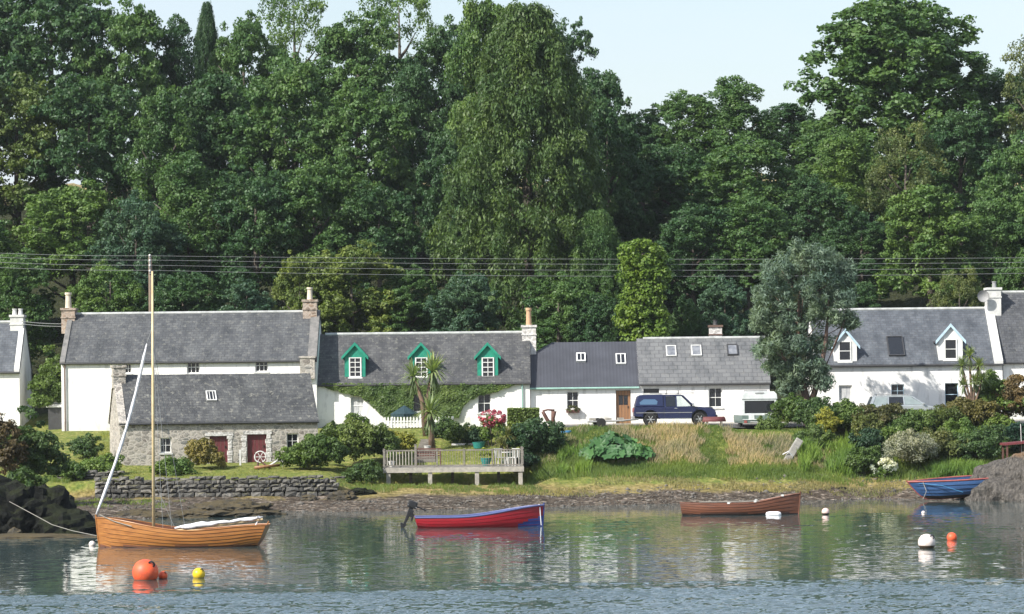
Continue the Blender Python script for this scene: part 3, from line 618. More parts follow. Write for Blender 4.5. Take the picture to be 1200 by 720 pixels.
# rough quoins beside the doors
for (x, y0, y1) in ((271, 508, 548), (287.5, 508, 548), (316.5, 508, 548)):
    c = h.loc2(x, y1); e = h.loc2(x, y0); mb = MB(); z = 0.0; k = 0; random.seed(int(x))
    while z < e[1] - .15: hh = random.uniform(.2, .32); w = random.uniform(.10, .2); mb.box(c[0] - w, c[0] + w * .8, -.03, .10, z + .01, min(z + hh, e[1])); z += hh + .01; k += 1
    mb.build('door_jamb', 'pale_stone', h.root, bevel=.015)
h.finish()

h = House('green_trimmed_cottage', 'white cottage with three bright green dormers and ivy over its front', 372, 622, 181, 6.4, 3.72, 448.5, 392, 'harling', 'cottage_slate', gutter='dark_trim')
for c in (417.5, 495, 573):
    h.dormer(c - 12.5, c + 11.5, 444.5, 417, 402, 'green_paint', c - 7, c + 6.5, 419, 442, yf=.3, rows=4, cols=2, barge='green_paint')
h.window(412, 464, 427, 487, 2, 2, sash=True, glass='curtain'); h.window(486, 463, 500, 482, 2, 1, frame='dark_trim'); h.window(561, 461.5, 576, 484, 2, 2, sash=True)
h.chimney(613, 629, 381, 416, 'pale_stone', pots=[(620.5, 361, .17, 'terracotta')], depth=1.2)
h.pipe(h.Wd - .45, mat='pale_green_trim'); h.skew(h.Wd - .2, .22, 'cottage_slate', z=.02)
h.finish(); COT = h

h = House('dark_roofed_cottage', 'white cottage with a plain dark sheet roof and a half glazed brown door', 622.5, 750, 181.3, 6.4, 3.72, 453, 402, 'harling', 'dark_sheet', ridge=None, gutter='pale_green_trim', half_hip=True, ends=(.02, 0))
r = h.window(665.5, 459, 679, 480, 2, 2, sash=True); h.door(723, 457.5, 740, 497.5, 'brown_door', glazed=True)
h.window(757, 0, 758, 0) if 0 else None
h.skylight(676.5, 415.5, 687, 425, frame='white_paint', bars=1, proud=.14); h.skylight(723, 415.5, 734, 427.5, frame='white_paint', bars=1)
h.finish(); DK = h
h = House('slate_roofed_cottage', 'white cottage with big pale slates and three skylights behind the blue pickup', 750, 903, 181.3, 6.4, 3.72, 448.5, 397.5, 'harling', 'big_slate', ridge='ridge_pale', gutter='dark_trim', ends=(0, .05))
h.window(755, 455.5, 773.5, 461, 1, 1, frame='dark_trim'); h.window(831.5, 454, 847.5, 478, 2, 2, sash=True, fr=.07)
h.skylight(782, 406, 793, 418.5, frame='off_white', glass='sky_pane'); h.skylight(811.5, 405.5, 822.5, 418, frame='off_white', glass='sky_pane'); h.skylight(853.5, 404.5, 865, 417, frame='dark_trim', glass='sky_pane')
h.chimney(833, 847, 381, 399, 'pale_stone', depth=.9, yoff=5.2, pots=[(839, 375, .14, 'dark_trim')], capmat='dim_brown')
h.finish()
h = House('dormered_white_house', 'white house with two white dormers and a tall white chimney at the right', 958, 1176, 182, 6.8, 3.72, 426, 363.5, 'harling', 'blue_slate', gutter='dark_trim')
for x0, x1, yp, wx0, wx1, w0, w1 in ((978.5, 1005, 386, 984, 998, 400, 423), (1101, 1129, 380, 1108, 1122, 397.5, 421)):
    h.dormer(x0, x1, 427, yp + 18, yp, 'white_paint', wx0, wx1, w0, w1, yf=.06, rows=2, cols=1, barge='pale_blue_trim', roofmat='blue_slate')
h.skylight(1042.5, 395, 1058.5, 418, frame='dark_trim', proud=.1)
h.window(984, 451.5, 999.5, 470, 1, 1, glass='curtain', fr=.07); h.window(1045.5, 450.5, 1060.5, 466, 2, 2, frame='pale_blue_trim'); h.window(1108.5, 449, 1124, 476, 1, 2, sash=True, frame='pale_blue_trim')
h.chimney(1158.5, 1174, 337, 372, 'off_white', depth=1.1, pots=[(1166, 330, .13, 'ceramic_grey')]); h.skew(h.Wd - .5, .52, 'off_white')
# satellite dish on the chimney
P = hit(1152.5, 347.5, h.O + h.ey * 2.7, h.n) - h.O; x_, z_ = P.dot(h.ex), P.z
dm = MB(); dm.lathe([(.02, 0), (.2, -.03), (.34, -.10), (.36, -.12), (.33, -.09), (.02, .02)], 20, (x_, 2.55, z_), 'y'); dm.tube([(x_, 2.58, z_), (x_ + .2, 2.9, z_ - .1)], .025, 6)
dm.build('satellite_dish', 'ceramic_grey', h.root, smooth=True); h.finish()
h = House('grey_roofed_house', 'white house with a taller dark slate roof cut off by the right edge', 1177, 1330, 182.4, 7.6, 3.72, 422, 343, 'harling', 'dark_slate', gutter='dark_trim'); h.window(1226, 448, 1242, 474); h.finish()

# ------------------------------------------------------------------ leaf clouds
def unit(rng, n_):
    d = rng.normal(size=(n_, 3)); return d / (np.linalg.norm(d, axis=1, keepdims=True) + 1e-9)
def leaf_cloud(rng, cl, per, ln, wd, up=.35, jit=.55, mode='blob', inner=.55, out=None):
    """cl: (n,6) clump centre, radii. Returns quads (diamonds) spread in the outer part of each clump."""
    cl = np.asarray(cl, float); k = len(cl) * per; idx = np.repeat(np.arange(len(cl)), per); c = cl[idx]
    d = unit(rng, k); d[:, 2] += up; d /= np.linalg.norm(d, axis=1, keepdims=True)
    rr = inner + (1 - inner) * rng.random((k, 1)) ** .6; p = c[:, :3] + d * rr * c[:, 3:6]
    nrm = d + rng.normal(size=(k, 3)) * jit; nrm[:, 2] += .25; nrm /= np.linalg.norm(nrm, axis=1, keepdims=True)
    if mode == 'droop': ax = np.stack([d[:, 0] * .7, d[:, 1] * .7, -np.ones(k) * .9], 1) + rng.normal(size=(k, 3)) * .3
    elif mode == 'needle': ax = d + np.array([0, 0, .5]) + rng.normal(size=(k, 3)) * .45
    else: ax = rng.normal(size=(k, 3))
    ax -= nrm * (ax * nrm).sum(1, keepdims=True); ax /= np.linalg.norm(ax, axis=1, keepdims=True) + 1e-9
    bx = np.cross(nrm, ax); s = (.65 + .7 * rng.random((k, 1))); a = ax * ln * s * .5; b_ = bx * wd * s * .5
    V = np.stack([p - a, p + b_ - nrm * wd * .12, p + a, p - b_ - nrm * wd * .12], 1).reshape(-1, 3)
    Fq = np.arange(k * 4).reshape(-1, 4); sh = np.clip(.15 + .55 * rng.random(k) + .3 * rng.random(len(cl))[idx], 0, 1)
    return V, Fq, sh
def cl_ell(rng, n_, c, r, size, flat=.75, low=-.35, inner=.75, grow=.5):
    """clumps on the skin of an ellipsoid lobe"""
    d = unit(rng, n_ * 3); d = d[d[:, 2] > low][:n_]; rr = inner + (1 - inner) * rng.random((len(d), 1)); p = np.array(c) + d * rr * np.array(r)
    s = size * (1 - grow / 2 + grow * rng.random(len(d))); return np.column_stack([p, s, s, s * flat])
def limbs(mb, rng, h, cr, n_=6, t0=.28, base=.03, lean=0, m=0):
    r0 = h * base; top = Vector((lean, 0, h * .86)); pts = [Vector((0, 0, -.4)), Vector((lean * .1, .05, h * .2)), Vector((lean * .45, -.05, h * .5)), top]
    mb.tube(pts, [r0 * 1.35, r0, r0 * .62, r0 * .15], 9, m)
    for i in range(n_):
        a = 2 * math.pi * (i + rng.random() * .6) / n_; z = h * (t0 + .42 * i / n_); L_ = cr * (.45 + .2 * rng.random()); e = Vector((math.cos(a) * L_, math.sin(a) * L_, z + L_ * .75))
        mb.tube([Vector((lean * z / h, 0, z)), Vector((math.cos(a) * L_ * .45, math.sin(a) * L_ * .45, z + L_ * .28)), e], [r0 * .45, r0 * .3, r0 * .08], 6, m)
def ragged(rng, cl, j):                   # uneven outline: clumps shifted, some sprigs pushed outwards
    cl = cl.copy(); cl[:, :3] += rng.normal(size=(len(cl), 3)) * j; k = rng.random(len(cl)) < .07; c = cl[:, :3].mean(0); out_ = cl[k].copy(); d_ = out_[:, :3] - c; out_[:, :3] = c + d_ * 1.04 + [0, 0, .15]; out_[:, 3:] *= .62; return np.vstack([cl, out_])
H0, W0 = 14.0, 9.5
def make_crown(kind, seed):
    rng = np.random.default_rng(seed); cl = []; R_ = W0 / 2
    if kind == 'broad':
        nl = 18
        for i in range(nl):
            t = (i + .5) / nl; z = H0 * (.26 + .62 * t); prof = math.sqrt(max(.05, 1 - ((t - .38) / .66) ** 2)); a = i * 2.4 + rng.random(); rad = R_ * .62 * prof
            rad *= .8 + .5 * rng.random(); lr = R_ * (.24 + .22 * rng.random()) * (1.1 - .3 * t); c = (math.cos(a) * rad, math.sin(a) * rad, z + rng.normal() * .5); cl.append(cl_ell(rng, 36, c, (lr, lr, lr * (.8 + .5 * rng.random())), .48, .62, inner=.6))
        cl.append(cl_ell(rng, 30, (0, 0, H0 * .5), (R_ * .55, R_ * .55, H0 * .34), .9)); cl.append(cl_ell(rng, 16, (rng.normal() * .4, 0, H0 * .86), (R_ * .34, R_ * .34, H0 * .11), .62))
        V, Fq, sh = leaf_cloud(rng, ragged(rng, np.vstack(cl), .22), 58, .235, .16, inner=.3)
    elif kind == 'tall':
        for i in range(17):
            t = (i + .5) / 17; z = H0 * (.14 + .80 * t); prof = (1 - t) ** .55 * .8 + .12; a = i * 2.4 + rng.random(); rad = R_ * .62 * prof; lr = R_ * (.30 + .14 * rng.random()) * (1.15 - .55 * t)
            cl.append(cl_ell(rng, 17, (math.cos(a) * rad, math.sin(a) * rad, z), (lr, lr, lr * 1.1), .62, .8))
        cl.append(cl_ell(rng, 40, (0, 0, H0 * .5), (R_ * .4, R_ * .4, H0 * .38), .8))
        V, Fq, sh = leaf_cloud(rng, ragged(rng, np.vstack(cl), .2), 96, .22, .14, inner=.35)
    elif kind == 'open':                     # storeyed sycamore with sky showing between the layers
        for i in range(64):
            t = (i + .5) / 64; z = H0 * (.12 + .83 * t); prof = math.sqrt(max(.05, 1 - max(0, (t - .30) / .71) ** 2)) * (.75 + .25 * min(1, t / .3)); a = i * 2.4 + rng.random() * .8; rad = R_ * (.35 + .50 * rng.random() ** .6) * prof; lr = R_ * (.24 + .12 * rng.random())
            cl.append(cl_ell(rng, 16, (math.cos(a) * rad, math.sin(a) * rad, z), (lr, lr, lr * .85), .46, .8, low=-.5)); cl[-1] = ragged(rng, cl[-1], .22)
        V, Fq, sh = leaf_cloud(rng, np.vstack(cl), 60, .24, .17, up=.4, inner=.4)
    elif kind == 'cypress':
        for i in range(1150):
            t = rng.random() ** .9; z = H0 * (.03 + .95 * t); prof = min(1, (1.03 - t) ** .55 * 1.15) * (.86 + .14 * math.sin(t * 19 + i)); a = rng.random() * 6.283; rad = R_ * prof * (.55 + .42 * rng.random() ** .5)
            s = .28 + .20 * rng.random(); cl.append(np.array([[math.cos(a) * rad, math.sin(a) * rad, z, s * 1.0, s * 1.0, s * .8], [math.cos(a) * rad * 1.05, math.sin(a) * rad * 1.05, z - .35, s * .6, s * .6, s * .9]]))
        cl.append(cl_ell(rng, 330, (0, 0, H0 * .45), (R_ * .55, R_ * .55, H0 * .42), .5, low=-1, inner=.4))
        V, Fq, sh = leaf_cloud(rng, np.vstack(cl), 50, .19, .075, up=.15, mode='droop', jit=.6)
    elif kind == 'airy':
        for i in range(14):
            t = (i + .5) / 14; z = H0 * (.30 + .62 * t); prof = math.sqrt(max(.05, 1 - ((t - .45) / .62) ** 2)); a = i * 2.4 + rng.random(); rad = R_ * .6 * prof; lr = R_ * .36
            cl.append(cl_ell(rng, 22, (math.cos(a) * rad, math.sin(a) * rad, z), (lr, lr, lr), .5, .9, inner=.5))
        V, Fq, sh = leaf_cloud(rng, np.vstack(cl), 42, .22, .12, up=.2, inner=.2)
    return np_mesh('crown', V, Fq, 'leaf', shade=sh)
def trunk_mesh(seed, kind):
    rng = np.random.default_rng(seed + 50); mb = MB(); limbs(mb, rng, H0, W0 / 2, 8 if kind in ('open', 'airy') else 6, t0=.25, base=.022 if kind != 'open' else .03)
    o = mb.build('trunk', 'bark', smooth=True); me = o.data; bpy.data.objects.remove(o); return me
CROWNS = {'broad': [make_crown('broad', s) for s in range(5)], 'tall': [make_crown('tall', s) for s in range(10, 13)], 'open': [make_crown('open', 21)], 'cypress': [make_crown('cypress', 31)], 'airy': [make_crown('airy', 41), make_crown('airy', 42)]}
TRUNKS = {k: trunk_mesh(i, k) for i, k in enumerate(CROWNS)}
DG, MG, LG, YG, OL, BG = (.050, .104, .040), (.075, .140, .043), (.100, .168, .043), (.130, .172, .042), (.112, .140, .050), (.062, .118, .068)
NAMES = {'broad': 'broadleaf_tree', 'tall': 'broadleaf_tree', 'open': 'sycamore_tree', 'cypress': 'cypress_tree', 'airy': 'birch_tree'}
def tree(px, ytop, wpx, d, kind, col, label, seed, group='trees on the wooded hillside', base=None):
    x, ztop = W(px, ytop, d); z0 = height(x, d, False) - .1 if base is None else base; hh = ztop - z0; w = wpx / SC(d); rnd = random.Random(seed)
    r = thing(NAMES[kind], label, 'tree', (x, d, z0), rnd.uniform(0, 6.28), group)
    c = link_mesh('crown', CROWNS[kind][seed % len(CROWNS[kind])], r, color=col); t = link_mesh('trunk', TRUNKS[kind], r)
    for o in (c, t): o.scale = (w / W0, w / W0, hh / H0 * 1.03)
    return r
TREES = [
 # back row, against the sky (d 236-250)
 (-60, -30, 190, 244, 'broad', DG, 'tall dark tree on the crest cut off by the left edge'),
 (60, -28, 170, 240, 'broad', DG, 'tall dark crest tree left of the sky gap, its top out of the picture'),
 (142, 2, 140, 238, 'broad', MG, 'rounded green tree ending at the left edge of the left sky gap'),
 (205, 32, 110, 240, 'tall', DG, 'dark crest tree whose tip stands in the left sky gap'),
 (243, 8, 56, 246, 'cypress', DG, 'small pointed conifer tip sticking up in the left sky gap'),
 (286, 24, 120, 240, 'broad', MG, 'round crest tree right of the pointed conifer tip'),
 (345, -18, 120, 246, 'airy', LG, 'thin airy tree with sky showing through high above the white house chimney'),
 (420, 22, 140, 238, 'broad', MG, 'mid green crest tree behind the airy trees at the top of the wood'),
 (468, -22, 130, 246, 'airy', LG, 'airy tree with bare branches against the sky above the first green dormer'),
 (530, 32, 110, 240, 'broad', DG, 'dark crest tree left of the great cypress'),
 (566, -2, 130, 222, 'tall', LG, 'bright green tree top rising at the left shoulder of the great cypress'),
 (697, 82, 100, 222, 'broad', DG, 'dark tree forming the right shoulder of the great cypress'),
 (660, 30, 96, 232, 'broad', DG, 'dark tree top just behind the great cypress crown'),
 (752, 132, 100, 236, 'broad', DG, 'low dark tree in the dip beside the great cypress'),
 (800, 112, 120, 236, 'broad', MG, 'green tree with feathery top right of the dip'),
 (862, 98, 150, 234, 'tall', MG, 'broad green tree with its top in the middle of the right skyline'),
 (930, 122, 110, 242, 'broad', DG, 'dark rounded tree left of the big sycamore'),
 (1048, 12, 240, 232, 'open', MG, 'huge spreading sycamore with layered boughs standing above the right skyline'),
 (985, 150, 110, 226, 'broad', MG, 'mid green tree under the left boughs of the big sycamore'),
 (1172, 88, 130, 236, 'broad', DG, 'dark tree behind the sycamore at the right edge'),
 (1222, 42, 120, 228, 'airy', OL, 'pale olive tree at the right edge of the skyline'),
 (1290, 40, 160, 240, 'broad', DG, 'dark tree beyond the right edge of the wood'),
 # upper middle row (d 214-224)
 (20, 90, 150, 222, 'broad', (.095, .135, .036), 'slightly yellowish green tree high at the left edge'),
 (-80, 60, 170, 220, 'broad', DG, 'dark tree out past the left edge of the wood'),
 (105, 98, 150, 220, 'broad', DG, 'deep green tree high above the left chimney of the tall house'),
 (190, 108, 130, 218, 'tall', MG, 'upright green tree above the tall house roof, third row up'),
 (262, 88, 140, 222, 'broad', DG, 'dark tree high above the barn'),
 (335, 70, 150, 220, 'broad', MG, 'big mid green tree high above the right chimney of the tall house'),
 (420, 100, 150, 218, 'broad', MG, 'large green tree high above the first green dormer'),
 (482, 78, 110, 224, 'tall', DG, 'dark upright tree between the sunny crowns and the great cypress'),
 (712, 130, 110, 214, 'broad', DG, 'shadowed tree against the right flank of the great cypress'),
 (790, 168, 130, 218, 'broad', DG, 'dark tree high above the dark roofed cottage'),
 (868, 160, 160, 216, 'broad', MG, 'broad green tree above the three skylights'),
 (948, 208, 110, 214, 'broad', DG, 'shadowy tree above the blue-grey pine'),
 (990, 158, 130, 220, 'tall', LG, 'sunlit yellow-green tree just left under the sycamore'),
 (1062, 150, 110, 216, 'airy', OL, 'brownish birch with a thin crown below the sycamore'),
 (1125, 130, 120, 222, 'broad', DG, 'dark green tree below the right side of the sycamore'),
 (1195, 160, 120, 212, 'broad', MG, 'green tree by the right edge above the tall white chimney'),
 # lower middle row (d 200-208)
 (-40, 250, 150, 204, 'broad', MG, 'green tree low at the left edge behind the far left cottage'),
 (85, 222, 150, 206, 'broad', LG, 'light green tree behind the left chimney of the tall house'),
 (160, 232, 110, 203, 'broad', BG, 'bluish green tree behind the tall house roof by the utility pole'),
 (222, 190, 150, 207, 'tall', MG, 'tall green tree rising behind the middle of the tall house roof'),
 (300, 196, 130, 205, 'broad', DG, 'dark green tree behind the right half of the tall house roof'),
 (368, 190, 140, 206, 'broad', MG, 'green tree directly above the right chimney of the tall house'),
 (445, 222, 110, 205, 'broad', DG, 'shaded tree behind the first and second green dormers'),
 (618, 14, 250, 205, 'cypress', (.078, .128, .040), 'great drooping cypress towering in the middle of the picture'),
 (530, 150, 90, 213, 'broad', DG, 'dark tree at the left flank of the great cypress'),
 (700, 250, 110, 201, 'cypress', MG, 'lower drooping conifer between the great cypress and the bright ivy clad tree'),
 (812, 240, 120, 204, 'broad', DG, 'dark green tree right behind the bright ivy clad tree'),
 (875, 232, 130, 205, 'broad', MG, 'green tree behind the left side of the blue-grey pine'),
 (1010, 250, 100, 208, 'broad', DG, 'very dark tree behind the right side of the blue-grey pine'),
 (1090, 218, 140, 203, 'broad', LG, 'sunlit green tree behind the dormered white house'),
 (1165, 232, 120, 204, 'tall', MG, 'green tree directly behind the tall white chimney'),
 (1240, 210, 130, 204, 'broad', MG, 'green tree behind the taller dark slate roof'),
 # front row just behind the houses (d 191-197)
 (20, 300, 110, 196, 'broad', MG, 'low green tree above the far left white chimney'),
 (130, 312, 100, 195, 'broad', LG, 'low light green tree over the left end of the tall house ridge'),
 (215, 318, 110, 195, 'broad', DG, 'low dark tree over the tall house ridge'),
 (290, 330, 90, 194, 'broad', BG, 'low bluish tree over the right part of the tall house ridge'),
 (352, 300, 80, 195, 'broad', YG, 'yellow green tree top left of the tall house right chimney'),
 (412, 292, 130, 195, 'broad', YG, 'sunlit yellow-green tree behind the left end of the green trimmed cottage'),
 (478, 318, 90, 196, 'broad', MG, 'rounded green tree behind the middle green dormer'),
 (545, 320, 90, 194, 'broad', BG, 'dark bluish tree behind the right green dormer'),
 (655, 322, 110, 194, 'broad', MG, 'leafy tree behind the green trimmed cottage right chimney'),
 (702, 345, 80, 192, 'broad', DG, 'low dark tree behind the plain dark roof'),
 (850, 330, 80, 194, 'broad', BG, 'low grey-green tree behind the small chimney of the skylight cottage'),
 (808, 352, 60, 193, 'broad', DG, 'low shadowy tree behind the three skylights'),
 (1000, 330, 80, 196, 'broad', DG, 'low dark tree at the left end of the dormered house ridge'),
 (1125, 318, 80, 195, 'airy', OL, 'low brownish tree over the right dormer'),
 (1200, 300, 80, 195, 'broad', MG, 'low green tree behind the roof at the right edge'),
]
for i, t in enumerate(TREES): tree(*t, seed=i * 7 + 3)

# ivy clad bright tree
def cloud_obj(name, cl, per, ln, wd, col, parent=None, rng=None, loc=(0, 0, 0), mat='leaf', **k):
    V, Fq, sh = leaf_cloud(rng, np.vstack(cl), per, ln, wd, **k); return link_mesh(name, np_mesh(name, V, Fq, mat, shade=sh), parent, loc, col)
rng = np.random.default_rng(77); x, _ = W(755, 380, 189); z0 = height(x, 189, False); S = SC(189)
r = thing('ivy_clad_tree', 'narrow bright yellow-green ivy clad tree rising above the middle roofs', 'tree', (x, 189, z0))
cl = []
for (px, py, rx, rz) in ((754, 300, 26, 17), (745, 318, 20, 20), (764, 325, 20, 24), (752, 350, 24, 18), (744, 372, 22, 16), (764, 375, 20, 18), (757, 392, 26, 16)):
    X_, Z_ = W(px, py, 189); cl.append(cl_ell(rng, 34, (X_ - x, 0, Z_ - z0), (rx / S, rx / S * .9, rz / S), .42, .8, low=-.8))
cloud_obj('crown', cl, 70, .20, .15, (.12, .19, .030), r, rng); mb = MB(); mb.tube([(0, 0, -.3), (.1, 0, 4), (-.1, 0, 8), (0, 0, 10)], [.4, .3, .2, .05], 9); mb.build('trunk', 'bark', r, smooth=True)
# Scots pine in front of the gap
rng = np.random.default_rng(78); d = 175; x, _ = W(948, 500, d); z0 = height(x, d, False); S = SC(d)
r = thing('pine_tree', 'blue-grey pine with reddish stems standing between the caravan and the dormered house', 'tree', (x, d, z0)); cl = []; mb = MB()
def rel(px, py, y=0): a, b_ = W(px, py, d); return Vector((a - x, y, b_ - z0))
base = rel(948, 505)
mb.tube([base, rel(946, 470), rel(938, 430), rel(936, 380, .2), rel(940, 330, .2)], [.26, .22, .17, .12, .05], 8)
mb.tube([rel(949, 480), rel(962, 440), rel(968, 400, -.3), rel(972, 350, -.2)], [.20, .15, .11, .04], 8)
mb.tube([rel(944, 460), rel(925, 430, -.4), rel(908, 400, -.6)], [.13, .09, .04], 7)
mb.tube([rel(964, 440), rel(978, 405, -.5), rel(990, 375, -.6)], [.10, .07, .03], 7)
lob = [(940, 300, 26, 15), (965, 303, 24, 15), (915, 318, 24, 17), (990, 322, 14, 18), (955, 325, 34, 20), (905, 345, 22, 18), (983, 350, 20, 16), (940, 350, 34, 18), (895, 375, 16, 14), (918, 380, 24, 16), (966, 372, 28, 15), (996, 378, 10, 9), (903, 408, 18, 14), (930, 405, 18, 12), (912, 430, 14, 9), (960, 434, 10, 8), (925, 452, 14, 10), (945, 428, 20, 12), (955, 405, 22, 14), (930, 440, 18, 10), (962, 448, 14, 9)]
for (px, py, rx, rz) in lob:
    for s_ in (-1, 1):
        p = rel(px, py, s_ * 1.1 * rng.random() * (1 if rx > 15 else .4)); cl.append(cl_ell(rng, 17, tuple(p), (rx / S * 1.1, rx / S * .9, rz / S * 1.15), .38, .9, low=-.8, inner=.35))
        mb.tube([rel(940 + (px - 940) * .3, py + 22), p], [.03, .01], 5)
cloud_obj('crown', cl, 66, .26, .060, (.130, .185, .138), r, rng, mode='needle', inner=.15, up=.2); mb.build('trunk', 'pine_bark', r, smooth=True)

# ------------------------------------------------------------------ shrubs
G1, G2, G3, YL, RB, DK1, GY = (.085, .135, .034), (.115, .175, .040), (.060, .105, .034), (.24, .24, .040), (.15, .105, .045), (.034, .070, .036), (.24, .25, .19)
SHRUBS = [
 (38, 548, 66, 92, 152, G3, .16, 'big dark green shrub above the shaded headland rock'), (6, 545, 48, 84, 150, (.085, .065, .032), .16, 'reddish brown shrub at the left edge above the headland rock'),
 (52, 520, 40, 120, 184, G1, .18, 'tall green bush filling the gap left of the tall white house'), (28, 575, 44, 34, 149, G3, .14, 'low dark green bush between the headland rock and the green shrub'),
 (60, 478, 40, 86, 188, G1, .18, 'tall green scrub between the two left gables'),
 (99, 543, 36, 36, 169, G3, .13, 'round dark green bush on the lawn below the tall white house'), (120, 556, 56, 20, 162, G2, .14, 'bright green weeds behind the left end of the sea wall'), (86, 566, 34, 26, 160, G1, .14, 'mid green weeds at the left end of the sea wall'),
 (200, 553, 46, 16, 161.5, G2, .13, 'pale green low growth before the barn window'), (239, 549, 46, 36, 164.6, (.19, .16, .05), .14, 'yellowish brown bush between the barn window and its left door'),
 (352, 553, 44, 34, 163.5, G2, .13, 'green bush with reddish edge at the right end of the barn'), (378, 556, 62, 50, 163, G1, .14, 'rounded green shrub above the right end of the sea wall'),
 (420, 552, 78, 66, 165.5, (.13, .17, .042), .15, 'big olive green shrub between barn and timber deck'), (395, 515, 40, 30, 172, G2, .15, 'light green shrub under the curtained ground window'),
 (448, 545, 46, 48, 167, G1, .14, 'dark green shrub behind the left deck railing'), (467, 532, 40, 30, 168.5, YL, .13, 'yellow leaved bush beside the garden steps'),
 (425, 562, 40, 22, 161.5, G3, .12, 'low dark bush just left of the left deck post'), (418, 500, 30, 18, 175, G2, .12, 'small green bush below the white picket fence'),
 (519, 515, 34, 26, 174.5, G3, .12, 'dark shrub right of the front cabbage palm'), (537, 518, 36, 22, 172.5, (.085, .13, .035), .11, 'rounded green shrub on the lawn'), (559, 517, 30, 16, 172, DK1, .12, 'dark teal shrub under the pink flowers'),
 (609, 528, 46, 36, 169, (.14, .18, .035), .13, 'yellow-green shrub before the clipped hedge'), (629, 552, 70, 66, 167, (.048, .092, .038), .14, 'big dark green shrub at the right end of the deck'), (612, 555, 40, 26, 166, DK1, .12, 'dark low shrub behind the right deck post'),
 (932, 502, 46, 42, 173, G1, .14, 'green shrub at the foot of the pine beside the caravan'), (958, 505, 50, 44, 171.5, G3, .13, 'dark green shrub under the pine stems'), (968, 500, 30, 26, 170, YL, .12, 'lime green shrub right of the pine stems'),
 (1000, 506, 60, 34, 171, G1, .13, 'green shrub below the curtained window of the dormered house'), (1035, 508, 62, 34, 170.5, (.10, .095, .035), .13, 'olive brown shrub in front of the silver car'), (1065, 520, 60, 40, 169.5, G1, .13, 'green shrub below the bonnet of the silver car'),
 (1100, 512, 70, 38, 170.5, (.075, .105, .030), .13, 'olive green shrub below the large ground window'), (1020, 530, 44, 32, 167.5, DK1, .13, 'dark green shrub in the middle of the right bank'),
 (1068, 548, 66, 46, 165, GY, .10, 'silvery white shrub on the lower right bank'), (1012, 545, 44, 24, 165, G1, .12, 'green shrub left of the white flowers'),
 (1142, 512, 60, 50, 171, (.12, .11, .035), .14, 'reddish green bush under the cabbage palm by the dormered house'), (1165, 492, 60, 64, 172.5, G2, .15, 'bright green bush left of the right hand house wall'), (1192, 502, 56, 76, 172, RB, .15, 'rusty brown bush at the right edge before the dark roofed house'),
 (1150, 545, 70, 44, 167, G3, .13, 'dark green bush above the seaweed mound'), (1195, 540, 50, 46, 168, (.03, .07, .045), .13, 'blue-green bush at the right edge above the boat canopy'), (1110, 535, 50, 30, 167, OL, .13, 'olive bush on the bank above the blue boat'),
 (1240, 520, 80, 90, 170, G1, .15, 'green bush past the right edge'),
 (982, 498, 40, 22, 172.5, G2, .12, 'light green scrub just right of the pine stems by the house wall'), (1020, 512, 40, 34, 168.5, (.13, .15, .045), .12, 'yellowish green scrub above the dark shrub of the right bank'),
 (1048, 530, 44, 30, 167.6, G2, .12, 'light green scrub above the silvery white shrub'), (1088, 540, 46, 40, 166.4, (.15, .16, .06), .12, 'pale olive scrub right of the silvery white shrub'),
 (1128, 528, 50, 40, 168.6, G2, .12, 'bright scrub between the olive bush and the dark green bush'), (1075, 500, 44, 22, 172, G2, .12, 'light green scrub under the silver car windscreen'),
 (1125, 495, 44, 24, 172.6, (.15, .14, .05), .12, 'brownish scrub at the foot of the many headed palm'), (1172, 520, 44, 34, 170, G2, .12, 'light green scrub below the rusty brown bush'),
 (952, 524, 46, 22, 168.5, (.11, .16, .05), .11, 'green scrub above the iris leaves under the pine'), (905, 508, 30, 16, 171.6, (.12, .17, .05), .11, 'small green scrub at the right corner of the caravan'),]
def shrub(px, yb, w, h, d, col, lf, label, seed):
    rng = np.random.default_rng(seed); S = SC(d); x, zt = W(px, yb - h, d); z0 = height(x, d, False) - .1; rz = max(.3, (zt - z0)); rx = w / S / 2; cl = []; nl = max(5, int(6 + rx * 2))
    for i in range(nl):
        a = i * 2.4 + rng.random(); q = .25 + .45 * rng.random(); lr = rx * (.42 + .2 * rng.random()); zc = rz * (.28 + .45 * rng.random() * (1.15 - q))
        cl.append(cl_ell(rng, 13, (math.cos(a) * rx * q, math.sin(a) * rx * q * .8, zc), (lr, lr * .9, min(lr, rz * .40)), max(.16, min(.34, rx * .24)), .8, low=-.3))
    cl.append(cl_ell(rng, 16, (0, 0, rz * .45), (rx * .5, rx * .45, rz * .42), .3))
    cl = [ragged(rng, np.vstack(cl), .10)]; k_ = 12; k_ = 0; a_ = rng.random(k_) * 6.283; q_ = rng.random(k_) * .8; cl.append(np.column_stack([np.cos(a_) * rx * q_, np.sin(a_) * rx * q_, rz * (.75 + .35 * rng.random(k_)) * (1.05 - .4 * q_), np.full(k_, .07), np.full(k_, .07), np.full(k_, .2)]))
    per = int(min(110, 46 * (max(.16, min(.34, rx * .24)) / .26) ** 2 * (.14 / lf) ** 2 * 1.5)); V, Fq, sh = leaf_cloud(rng, np.vstack(cl), per, lf, lf * .62, inner=.4)
    o = link_mesh('shrub', np_mesh('shrub', V, Fq, 'leaf', shade=sh), None, (x, d, z0), col); return tag(o, label, 'shrub', 'shrubs along the bank and gardens')
for i, s in enumerate(SHRUBS): shrub(*s, seed=900 + i)
